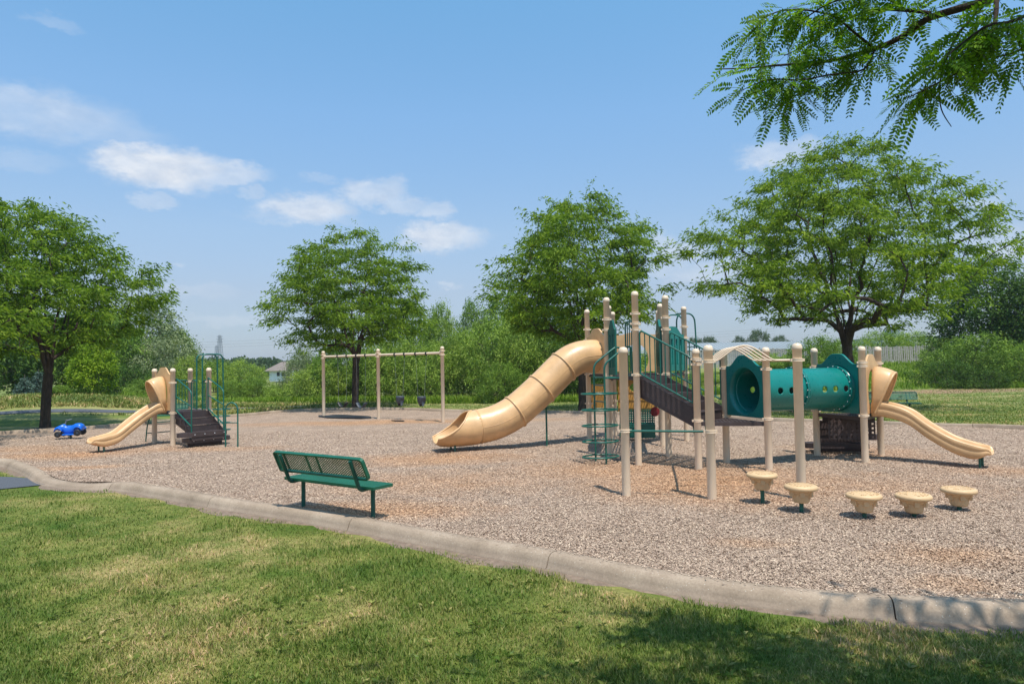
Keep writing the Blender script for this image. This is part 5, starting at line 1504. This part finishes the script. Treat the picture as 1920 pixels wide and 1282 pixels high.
def field_blades(n, seed):
    r = np.random.default_rng(seed); Yv = 1/(1/19.5+(1/45-1/19.5)*r.random(n)); px = 600+1400*r.random(n); Xv = (px-CX)/F*Yv
    ok = ~inside(Xv, Yv, (bd[::2]-cen)*1.02+cen); Xv, Yv = Xv[ok], Yv[ok]; k = len(Xv); Hh = .025+.035*r.random(k)
    base = np.stack([Xv, Yv, ground_z(Xv, Yv)-.003], 1); an = r.random(k)*2*PI; dr = np.stack([np.cos(an), np.sin(an), np.zeros(k)], 1)
    wd = np.stack([-np.sin(an), np.cos(an), np.zeros(k)], 1)*(.008+.01*r.random(k))[:, None]
    mid = base+dr*(Hh*.3)[:, None]+np.array([0, 0, 1])*(Hh*.6)[:, None]; tip = base+dr*Hh[:, None]+np.array([0, 0, 1])*Hh[:, None]
    V = np.stack([base-wd, base+wd, mid+wd, mid-wd, tip], 1).reshape(-1, 3); b = np.arange(k)*5
    return V, np.stack([b, b+1, b+2, b+3], 1), np.stack([b+3, b+2, b+4], 1)
V, q, t = field_blades(120000, 29)
tag(np_obj('field_grass', V, [q, t], M['blade']), 'short mown grass of the open field beyond the mulch bed', 'grass', kind='stuff')
V, q, t = rough(60000, 19)
tag(np_obj('rough_grass', V, [q, t], M['blade']), 'unmown rough grass on the low mound beyond the far path', 'grass', kind='stuff')
V, q, t = weeds(70000, 9)
tag(np_obj('tall_weeds', V, [q, t], M['lweed']), 'rough tall grass and weeds at the foot of the bushes', 'weeds', kind='stuff')
# far wood behind everything at the left and centre: one mass
def far_wood():
    r = np.random.default_rng(77); C_ = []; D_ = []
    for i in range(150):
        px = -300+1700*r.random(); Y = 150+150*r.random(); X = (px-CX)/F*Y; hgt = (CH+(hy(px)-(668+10*r.random()))/F*Y); R_ = 3.5+3*r.random(); n = 420
        d = r.normal(size=(n, 3)); d /= np.linalg.norm(d, axis=1, keepdims=True); d[:, 2] = np.abs(d[:, 2])*1.0
        p = np.array([X, Y, 0])+d*np.array([R_, R_, hgt])*(.75+.25*r.random((n, 1))); C_.append(p); D_.append(d+r.normal(0, .5, (n, 3)))
    C_ = np.vstack(C_); D_ = np.vstack(D_); k = len(C_)
    return leaves_np(C_, D_, .9+.6*r.random(k), .55+.4*r.random(k), r)
LV, LF = far_wood()
tag(np_obj('far_wood', LV, LF, M['lfar']), 'distant wood along the horizon behind the bushes', 'wood', kind='stuff')

# ------------------------------------------------------------------ overhanging branch of the tree the camera stands under
def near_tree():
    r = np.random.default_rng(5); root = (5.6, 1.2, gz(5.6, 1.2))
    t = thing('locust_tree', 'tree out of frame at the right whose leafy branch hangs into the top right corner', 'tree', root, locg)
    rl = np.array(root)
    BR = []   # polylines (points, r0, r1)
    def pl(pts, r0, r1, n=5): 
        c = cr_curve([at(*p) for p in pts], n); BR.append((np.array(c), r0, r1)); return np.array(c)
    twigs = []
    main = pl([(2150, -170, 3.3), (1990, -60, 3.6), (1870, -5, 3.8), (1780, 22, 3.9), (1735, 38, 3.95), (1690, 70, 4.0), (1640, 92, 4.05), (1585, 108, 4.1), (1530, 118, 4.2), (1470, 122, 4.3), (1400, 128, 4.4), (1345, 130, 4.45)], .028, .003)
    b2_ = pl([(1745, 25, 3.9), (1700, 20, 4.0), (1640, 20, 4.1), (1580, 40, 4.2), (1520, 80, 4.3), (1470, 105, 4.4)], .012, .003)
    b3_ = pl([(1868, -8, 3.8), (1866, 40, 3.7), (1850, 80, 3.65), (1820, 120, 3.6), (1770, 150, 3.6), (1700, 185, 3.6)], .014, .003)
    b4_ = pl([(1850, 5, 3.8), (1800, 60, 3.75), (1775, 110, 3.7), (1762, 160, 3.7), (1765, 205, 3.7), (1784, 238, 3.7)], .008, .002)
    b5_ = pl([(1640, 92, 4.05), (1600, 60, 4.0), (1560, 30, 3.95), (1490, 18, 3.9), (1440, 30, 3.9), (1410, 60, 3.9)], .008, .002)
    b6_ = pl([(1960, 10, 3.6), (1900, 40, 3.5), (1850, 50, 3.5), (1800, 85, 3.5), (1760, 120, 3.5)], .012, .003)
    b7_ = pl([(1500, 122, 4.25), (1490, 160, 4.2), (1470, 190, 4.15), (1450, 205, 4.1)], .005, .002)
    b8_ = pl([(1960, 60, 3.7), (1920, 90, 3.7), (1880, 105, 3.75), (1840, 110, 3.8)], .01, .003)
    b9_ = pl([(1700, 20, 4.0), (1640, -10, 3.9), (1560, 5, 3.9), (1500, 40, 3.95), (1450, 60, 4.0)], .008, .002)
    b10 = pl([(1640, 92, 4.05), (1620, 130, 4.0), (1560, 140, 4.0), (1500, 150, 4.0), (1440, 150, 4.0), (1390, 170, 4.0)], .007, .002)
    allb = [main[25:], b2_, b3_, b4_[:18], b5_, b6_, b7_, b8_, b9_, b10]
    # limb and trunk outside the frame
    def raw(pts, r0, r1, n=5): c = np.array(cr_curve(pts, n)); BR.append((c, r0, r1)); return c
    J = at(2150, -170, 3.3)
    raw([(5.6, 1.2, -.4), (5.62, 1.2, 1.2), (5.5, 1.3, 2.6), (5.2, 1.7, 3.6)], .17, .11); 
    raw([(5.2, 1.7, 3.6), (4.6, 2.4, 4.2), tuple(J)], .08, .03)
    out = []
    rr = np.random.default_rng(8)
    for k in range(11):
        a = rr.random()*2*PI; L = 2.2+2.2*rr.random()
        e_ = (5.2+math.cos(a)*L-.8, 1.7+math.sin(a)*L*.8-.4, 5.2+1.6*rr.random())
        if e_[1] > 3.6: e_ = (e_[0], 3.6-.5*rr.random(), e_[2]+.5)
        out.append(raw([(5.25, 1.65, 3.5), (5.2+(e_[0]-5.2)*.4, 1.7+(e_[1]-1.7)*.4, 4.9), e_], .05, .008))
    for e_ in (((x_, min(y_*.88, 3.55), z_) for (x_, y_, z_) in ((2.2, 3.6, 5.5), (1.2, 3.1, 5.3), (3.3, 3.9, 5.6), (4.1, 3.7, 5.5), (0.6, 2.5, 5.0), (1.8, 2.1, 5.0), (4.5, 3.0, 5.3), (2.8, 2.8, 5.4), (-.2, 2.2, 5.2), (3.5, 2.1, 5.4), (5.2, 3.6, 5.8), (4.4, 4.4, 5.8), (5.2, 4.2, 5.7), (3.8, 4.3, 5.8), (2.0, 3.8, 5.7), (3.0, 3.4, 5.4), (4.8, 3.8, 5.5), (5.0, 4.6, 6.0), (-.1, 3.1, 5.2), (.5, 2.7, 5.0), (1.0, 3.4, 5.2)))):
        out.append(raw([(5.15, 1.75, 3.7), (5.2+(e_[0]-5.2)*.45, 1.7+(e_[1]-1.7)*.45, 4.75), e_], .035, .006))
    # fronds: pinnate leaves with paired leaflets
    FC = []; FD = []; FL = []
    for bi, c in enumerate(allb):
        L = np.sum(np.linalg.norm(np.diff(c, axis=0), axis=1)); n = int(L/.0125); kn = max(4, int(L/.07)); knp = rr.random(kn)**1.5+.08; knp /= knp.sum()
        for k in range(n):
            u = (rr.choice(kn, p=knp)+.25*rr.random()+.4)/kn; u = min(u, .9999); i = min(len(c)-2, int(u*(len(c)-1))); f_ = u*(len(c)-1)-i; p = c[i]*(1-f_)+c[i+1]*f_; tg = c[i+1]-c[i]; tg = tg/(np.linalg.norm(tg)+1e-6)
            d = rr.normal(0, 1, 3); d[1] *= .7; d[2] = d[2]*.45-.45; d = d/np.linalg.norm(d)+tg*.45
            if bi == 0 and u < .25 and rr.random() < .6: continue
            st_ = rr.random()*.14; FC.append(p+d*st_*.8); FD.append(d); FL.append(.11+.08*rr.random())
    for c in out:
        for k in range(125):
            u = .45+.6*rr.random(); u = min(u, 1); i = min(len(c)-2, int(u*(len(c)-1))); p = c[i]+rr.normal(0, .26, 3)*np.array([1, 1, .6]); d = rr.normal(0, 1, 3); d[2] = d[2]*.5-.3
            if p[2] < 2.6+.62*p[1]+.2: p[2] = 2.6+.62*max(p[1], 0)+.3+.3*rr.random()
            q_ = p+d/np.linalg.norm(d)*.25; vis = False
            for w_ in (p, q_):
                if w_[1] > .2:
                    sx_ = CX+F*w_[0]/w_[1]; sy_ = hy(sx_)-F*(w_[2]-CH)/w_[1]
                    if -60 < sx_ < 1985 and sy_ > -40: vis = True
            if vis: continue
            FC.append(p); FD.append(d); FL.append(.15+.08*rr.random())
    FC = np.array(FC); FD = np.array(FD); FD /= np.linalg.norm(FD, axis=1, keepdims=True); FL = np.array(FL); n = len(FC)
    rv = rr.normal(size=(n, 3)); rv[:, 2] += 1.2; S = np.cross(FD, rv); S /= np.linalg.norm(S, axis=1, keepdims=True); Nn = np.cross(S, FD)
    npair = 10; LVs = []
    for j in range(npair):
        u = (j+.6)/npair; c = FC+FD*(FL*u)[:, None]; c[:, 2] -= .25*(FL*u)**2/.2
        sz = FL*.22*(1.05-abs(u-.45)*.7)
        for sg in (-1, 1):
            dl = S*sg*.85+FD*.5+Nn*.12*rr.normal(size=(n, 1)); dl /= np.linalg.norm(dl, axis=1, keepdims=True); wv_ = np.cross(dl, Nn); wv_ /= np.linalg.norm(wv_, axis=1, keepdims=True)
            wl = sz*.40
            c2 = c+rr.normal(0, .001, (n, 3))
            LVs.append(np.stack([c2, c2+dl*(sz*.35)[:, None]+wv_*(wl*.5)[:, None], c2+dl*(sz*.75)[:, None]+wv_*(wl*.42)[:, None], c2+dl*sz[:, None], c2+dl*(sz*.75)[:, None]-wv_*(wl*.42)[:, None], c2+dl*(sz*.35)[:, None]-wv_*(wl*.5)[:, None]], 1).reshape(-1, 3))
    LV = np.vstack(LVs); LF = np.arange(len(LV)).reshape(-1, 6)
    np_obj('crown', LV-rl, LF, M['locustnear'], t)
    P0, P1, R0, R1 = [], [], [], []
    for c, r0, r1 in BR:
        n_ = len(c)
        for i in range(n_-1): P0.append(c[i]); P1.append(c[i+1]); R0.append(r0+(r1-r0)*i/(n_-1)); R1.append(r0+(r1-r0)*(i+1)/(n_-1))
    for i in range(n):   # rachis
        P0.append(FC[i]-FD[i]*.03); P1.append(FC[i]+FD[i]*FL[i]*.9+np.array([0, 0, -.2*FL[i]**2/.2])); R0.append(.0011); R1.append(.0007)
    BV, BF = tubes_np(np.array(P0), np.array(P1), np.array(R0), np.array(R1), 6)
    np_obj('trunk', BV-rl, BF, M['bark'], t, smooth=True)
near_tree()

# ------------------------------------------------------------------ fence, buildings, pylon
fn = thing('picket_fence', 'weathered grey picket fence along the top of the right hand bank', 'fence', (30, 60, gz(30, 60)))
rr = random.Random(3); pm_ = MB(); Yf = 60.0; x0 = (1275-CX)/F*Yf; x1 = (1830-CX)/F*Yf; x = x0; 
while x < x1:
    w = .11+.03*rr.random(); h = 1.65+.10*rr.random()+.06*math.sin(x*.7); zz = gz(x, Yf)-.1; tl = rr.gauss(0, .02)
    if rr.random() > .03:
        vs = [(x, Yf, zz), (x+w, Yf, zz), (x+w+tl, Yf, zz+h), (x+w*.5+tl, Yf, zz+h+.05), (x+tl, Yf, zz+h)]
        pm_.extr(vs, (0, .02, 0))
    x += w+.045+.03*rr.random()
pm_.build('pickets', M['oldwood'], fn)
for z in (.4, 1.3):
    m = MB(); 
    for i in range(20):
        a = x0+(x1-x0)*i/20; b = x0+(x1-x0)*(i+1)/20; m.beam((a, Yf+.05, gz(a, Yf)+z), (b, Yf+.05, gz(b, Yf)+z), .04, .09)
    m.build('rail', M['oldwood'], fn)
x = x0
while x < x1: MB().box((x, Yf+.11, gz(x, Yf)+.8), (.1, .1, 1.8)).build('fence_post', M['oldwood'], fn); x += 2.6

def bld(px0, px1, Y, top, ov=0): 
    return (px0-CX)/F*Y, (px1-CX)/F*Y, CH+(hy((px0+px1)/2)-top)/F*Y
xa, xb, zt = bld(1250, 1530, 125, 650)
wh = thing('warehouse', 'long low building with a pale blue-grey metal roof beyond the fence', 'building', ((xa+xb)/2, 130, 1.4))
MB().box(((xa+xb)/2, 132, 2.6), (xb-xa, 14, 3.0)).build('wall', M['grey'], wh)
m = MB(); m.extr([(xa-.5, 124.5, 4.05), (xa-.5, 140, 4.05), (xa-.5, 132, 5.6)], (xb-xa+1, 0, 0)); m.build('roof', M['roofblue'], wh)
m = MB()
for i in range(40):
    x = xa+(xb-xa)*i/39; m.beam((x, 124.5, 4.08), (x, 132, 5.63), .08, .06)
m.build('roof_seams', M['roofblue'], wh)
xa, xb, zt = bld(1655, 1800, 120, 634)
wb = thing('white_building', 'flat-roofed white building seen over the right end of the fence', 'building', ((xa+xb)/2, 125, 1.4))
MB().box(((xa+xb)/2, 126, zt/2+.5), (xb-xa, 12, zt-.9)).build('wall', M['white'], wb)
MB().box(((xa+xb)/2, 126, zt+.12), (xb-xa+.3, 12.3, .24)).build('roof_edge', M['grey'], wb)
u0 = at(1673, 627, 124); ru = thing('rooftop_unit', 'grey box shaped rooftop unit above the olive bushes', 'roof unit', (u0[0], 124, zt+.24))
m = MB(); m.lathe([(.001, 1.5), (1.15, 1.45), (1.2, 1.3), (1.2, 0)], (u0[0], 124, zt+.24), 20); m.build('housing', M['grey'], ru)
MB().box((u0[0], 124, zt+.34), (2.8, 2.4, .18)).build('base_frame', M['grey'], ru)
# house between the bushes
hx, hyy, hz = at(519, 706, 110); hz = 0
ho = thing('house', 'small white house with a brown roof between the bushes left of the swings', 'house', (hx, 110, 0))
zb_ = at(519, 706, 110)[2]; ze = at(519, 694, 110)[2]; zr = at(519, 682, 110)[2]; wl = 46/F*110/2
MB().box((hx+.4, 114, ze/2), (2*wl*.82, 8, ze)).build('wall', M['white'], ho)
m = MB(); m.add([(hx-wl, 109.4, ze-.1), (hx+wl, 109.4, ze-.1), (hx+wl, 118.6, ze-.1), (hx-wl, 118.6, ze-.1), (hx-wl*.3, 114, zr+.35), (hx+wl*.35, 114, zr+.35)], [(0, 1, 5, 4), (1, 2, 5), (2, 3, 4, 5), (3, 0, 4), (0, 3, 2, 1)]); m.build('roof', M['roofbrown'], ho)
for dx in (.25, 1.0): 
    w_o = MB().box((hx+dx, 109.97, ze-.62), (.45, .06, .62)).build('window', M['glass'], ho)
    MB().box((hx+dx, 109.95, ze-.28), (.55, .1, .06)).build('frame', M['white'], w_o)
# pylon and wires
def pylon(px, top, Y, hw, lb):
    X, _, zt = at(px, top, Y); t = thing('pylon', lb, 'pylon', (X, Y, 0), 'lattice pylons on the horizon'); m = MB(); nz = 16
    def hwz(z): return hw*(1-.75*z/zt)
    r_ = .16
    for sx in (-1, 1):
        for sy in (-1, 1): m.beam((X+sx*hwz(0), Y+sy*hwz(0), 0), (X+sx*hwz(zt), Y+sy*hwz(zt), zt), r_, r_)
    for k in range(nz):
        z0 = zt*k/nz; z1 = zt*(k+1)/nz; a = hwz(z0); b = hwz(z1)
        for sy in (-1, 1):
            m.beam((X-a, Y+sy*a, z0), (X+b, Y+sy*b, z1), .1, .1); m.beam((X+a, Y+sy*a, z0), (X-b, Y+sy*b, z1), .1, .1); m.beam((X-b, Y+sy*b, z1), (X+b, Y+sy*b, z1), .1, .1)
    m.build('lattice_mast', M['towerm'], t)
    m = MB()
    for z, w in ((.97, 1.9), (.90, 2.2), (.83, 1.9)):
        m.beam((X-w, Y, zt*z), (X+w, Y, zt*z), .18, .18); m.beam((X-w, Y, zt*z), (X, Y, zt*z+1.0), .1, .1); m.beam((X+w, Y, zt*z), (X, Y, zt*z+1.0), .1, .1)
    m.build('cross_arms', M['towerm'], t)
    return X, Y, zt
pX, pY, pz = pylon(412, 629, 420, 2.3, 'taller lattice pylon on the horizon left of the swings')
pylon(406, 648, 620, 2.6, 'shorter lattice pylon just left of the taller one')
for k, (z, dx) in enumerate(((.97, -1.9), (.90, 2.2), (.83, -1.9))):
    pts = []
    for u in np.linspace(0, 1, 60):
        xx = pX-170+520*u; sag = 5.5*(4*((u*520/260) % 1)*(1-((u*520/260) % 1))); pts.append((xx, pY+.5*(xx-pX)*.12, pz*z-sag*.6))
    tag(MB().tube(pts, .045, 4).build('power_line', M['towerm']), ['topmost power line sagging across the low sky', 'middle power line sagging across the low sky', 'lowest power line sagging across the low sky'][k], 'power line', 'power lines between the pylons')

# ------------------------------------------------------------------ world, sun, clouds
SUN = Vector((.16, -.36, 1.0)).normalized()
el = math.asin(SUN.z); az = math.atan2(SUN.x, SUN.y)
W = bpy.data.worlds.new('World'); SC.world = W; W.use_nodes = True; nt = W.node_tree; nt.nodes.clear()
sky = nd(nt, 'ShaderNodeTexSky', sky_type='NISHITA'); sky.sun_disc = False; sky.sun_elevation = el; sky.sun_rotation = az; sky.altitude = 200; sky.air_density = 1.0; sky.dust_density = .5; sky.ozone_density = 1.6
tc = nd(nt, 'ShaderNodeTexCoord'); DV = tc.outputs['Generated']
nv = nd(nt, 'ShaderNodeVectorMath', operation='NORMALIZE'); nt.links.new(DV, nv.inputs[0])
sp = nd(nt, 'ShaderNodeSeparateXYZ'); nt.links.new(nv.outputs[0], sp.inputs[0])
azn = nd(nt, 'ShaderNodeMath', operation='ARCTAN2'); nt.links.new(sp.outputs[0], azn.inputs[0]); nt.links.new(sp.outputs[1], azn.inputs[1])
eln = nd(nt, 'ShaderNodeMath', operation='ARCSINE'); nt.links.new(sp.outputs[2], eln.inputs[0])
cb = nd(nt, 'ShaderNodeCombineXYZ'); nt.links.new(azn.outputs[0], cb.inputs[0]); nt.links.new(eln.outputs[0], cb.inputs[1])
mpn = nd(nt, 'ShaderNodeMapping'); mpn.inputs['Scale'].default_value = (1, 2.0, 1); nt.links.new(cb.outputs[0], mpn.inputs[0])
n1 = noise(nt, 26, 10, .66, mpn.outputs[0]); n2 = noise(nt, 9, 5, .55, mpn.outputs[0])
sb = nd(nt, 'ShaderNodeVectorMath', operation='SUBTRACT'); nt.links.new(n1.outputs[1], sb.inputs[0]); sb.inputs[1].default_value = (.5, .5, .5)
wa = nd(nt, 'ShaderNodeVectorMath', operation='MULTIPLY_ADD'); nt.links.new(sb.outputs[0], wa.inputs[0]); wa.inputs[1].default_value = (.070, .042, 0); nt.links.new(cb.outputs[0], wa.inputs[2])
CL = [(310, 316, 165, 46, .95), (235, 305, 75, 40, .8), (430, 325, 85, 24, .65), (80, 215, 230, 55, .42), (20, 195, 110, 45, .35), (200, 245, 140, 30, .25), (575, 392, 105, 34, .85), (540, 385, 50, 28, .5), (700, 362, 80, 34, .62), (760, 385, 60, 22, .5), (815, 395, 45, 18, .5),
      (830, 445, 95, 34, .85), (290, 376, 60, 15, .35), (1450, 288, 85, 30, .55), (1500, 275, 50, 24, .4), (1275, 470, 70, 30, .5), (1320, 512, 100, 28, .4), (1250, 500, 60, 30, .3), (1842, 386, 40, 14, .5), (1850, 440, 90, 28, .35), (95, 42, 70, 14, .22), (600, 335, 40, 10, .2),
      (370, 545, 90, 14, .2), (845, 537, 22, 10, .35), (40, 300, 110, 22, .18), (340, 495, 20, 8, .25), (560, 410, 140, 14, .25), (1380, 500, 150, 26, .35), (1240, 455, 40, 22, .45), (1890, 470, 90, 30, .35), (470, 360, 30, 14, .4), (735, 345, 45, 16, .4), (1000, 500, 60, 16, .2), (420, 600, 120, 12, .2)]
acc = None
for (px, py, w, h, s) in CL:
    x, y, z = ray(px, py); a0 = math.atan2(x, y); e0 = math.asin(z/math.sqrt(x*x+y*y+z*z))
    v = nd(nt, 'ShaderNodeVectorMath', operation='SUBTRACT'); nt.links.new(wa.outputs[0], v.inputs[0]); v.inputs[1].default_value = (a0, e0, 0)
    cs = 1/(1+((px-CX)/F)**2)
    mu = nd(nt, 'ShaderNodeVectorMath', operation='MULTIPLY'); nt.links.new(v.outputs[0], mu.inputs[0]); mu.inputs[1].default_value = (F/(w*cs), F/(h*math.sqrt(cs)), 0)
    l = nd(nt, 'ShaderNodeVectorMath', operation='LENGTH'); nt.links.new(mu.outputs[0], l.inputs[0])
    r = nd(nt, 'ShaderNodeMapRange', interpolation_type='SMOOTHSTEP'); r.inputs[1].default_value = 1.10; r.inputs[2].default_value = .42; r.inputs[3].default_value = 0; r.inputs[4].default_value = s
    nt.links.new(l.outputs['Value'], r.inputs[0])
    if acc is None: acc = r.outputs[0]
    else:
        mm = nd(nt, 'ShaderNodeMath', operation='MAXIMUM'); nt.links.new(acc, mm.inputs[0]); nt.links.new(r.outputs[0], mm.inputs[1]); acc = mm.outputs[0]
rn = nd(nt, 'ShaderNodeMapRange'); rn.inputs[1].default_value = .25; rn.inputs[2].default_value = .68; rn.inputs[3].default_value = .45; rn.inputs[4].default_value = 1.1
nt.links.new(n2.outputs[0], rn.inputs[0])
cm_ = nd(nt, 'ShaderNodeMath', operation='MULTIPLY', use_clamp=True); nt.links.new(acc, cm_.inputs[0]); nt.links.new(rn.outputs[0], cm_.inputs[1])
SKYB = 1.0
er = nd(nt, 'ShaderNodeMapRange'); er.inputs[1].default_value = 0; er.inputs[2].default_value = .5; nt.links.new(eln.outputs[0], er.inputs[0])
hz_ = ramp(nt, [(0, (.36, .42, .60)), (.10, (.46, .48, .59)), (.21, (.62, .58, .62)), (.38, (.80, .79, .78)), (.7, (.88, 1.05, 1.06)), (1, (.84, 1.20, 1.20))], er.outputs[0])
tint = mixc(nt, 1.0, sky.outputs[0], hz_.outputs[0], 'MULTIPLY')
cs_ = ramp(nt, [(.38, (3.55, 3.85, 4.35)), (.6, (4.5, 4.65, 4.9))], n1.outputs[0])
cloudc = mixc(nt, cm_.outputs[0], tint, cs_.outputs[0])
bg = nd(nt, 'ShaderNodeBackground'); nt.links.new(cloudc, bg.inputs[0]); bg.inputs[1].default_value = .15
ow = nd(nt, 'ShaderNodeOutputWorld'); nt.links.new(bg.outputs[0], ow.inputs[0])
W.cycles.sampling_method = 'AUTOMATIC'
sl = bpy.data.lights.new('sun', 'SUN'); sl.energy = 4.2; sl.angle = math.radians(.53); sl.color = (1, .95, .87)
so = bpy.data.objects.new('sun', sl); COL.objects.link(so); so.rotation_euler = SUN.to_track_quat('Z', 'Y').to_euler(); so.location = (20, -20, 50)
vs_ = SC.view_settings; vs_.view_transform = 'Standard'; vs_.look = 'None'; vs_.exposure = .35; vs_.gamma = 1; vs_.use_curve_mapping = False
SC.render.engine = 'CYCLES'

# thin summer haze
hb = MB().box((0, 670, 14.0), (1230, 1480, 30.8)).build('haze', M['white'])
hm, hnt = newmat('haze_air'); pv = nd(hnt, 'ShaderNodeVolumePrincipled'); pv.inputs['Color'].default_value = (.80, .88, 1, 1); pv.inputs['Density'].default_value = .0003; pv.inputs['Anisotropy'].default_value = .2
ho_ = nd(hnt, 'ShaderNodeOutputMaterial'); hnt.links.new(pv.outputs[0], ho_.inputs['Volume'])
hb.data.materials[0] = hm; tag(hb, kind='stuff')
hb['label'] = 'thin summer haze in the air over the whole park'; hb['category'] = 'haze'
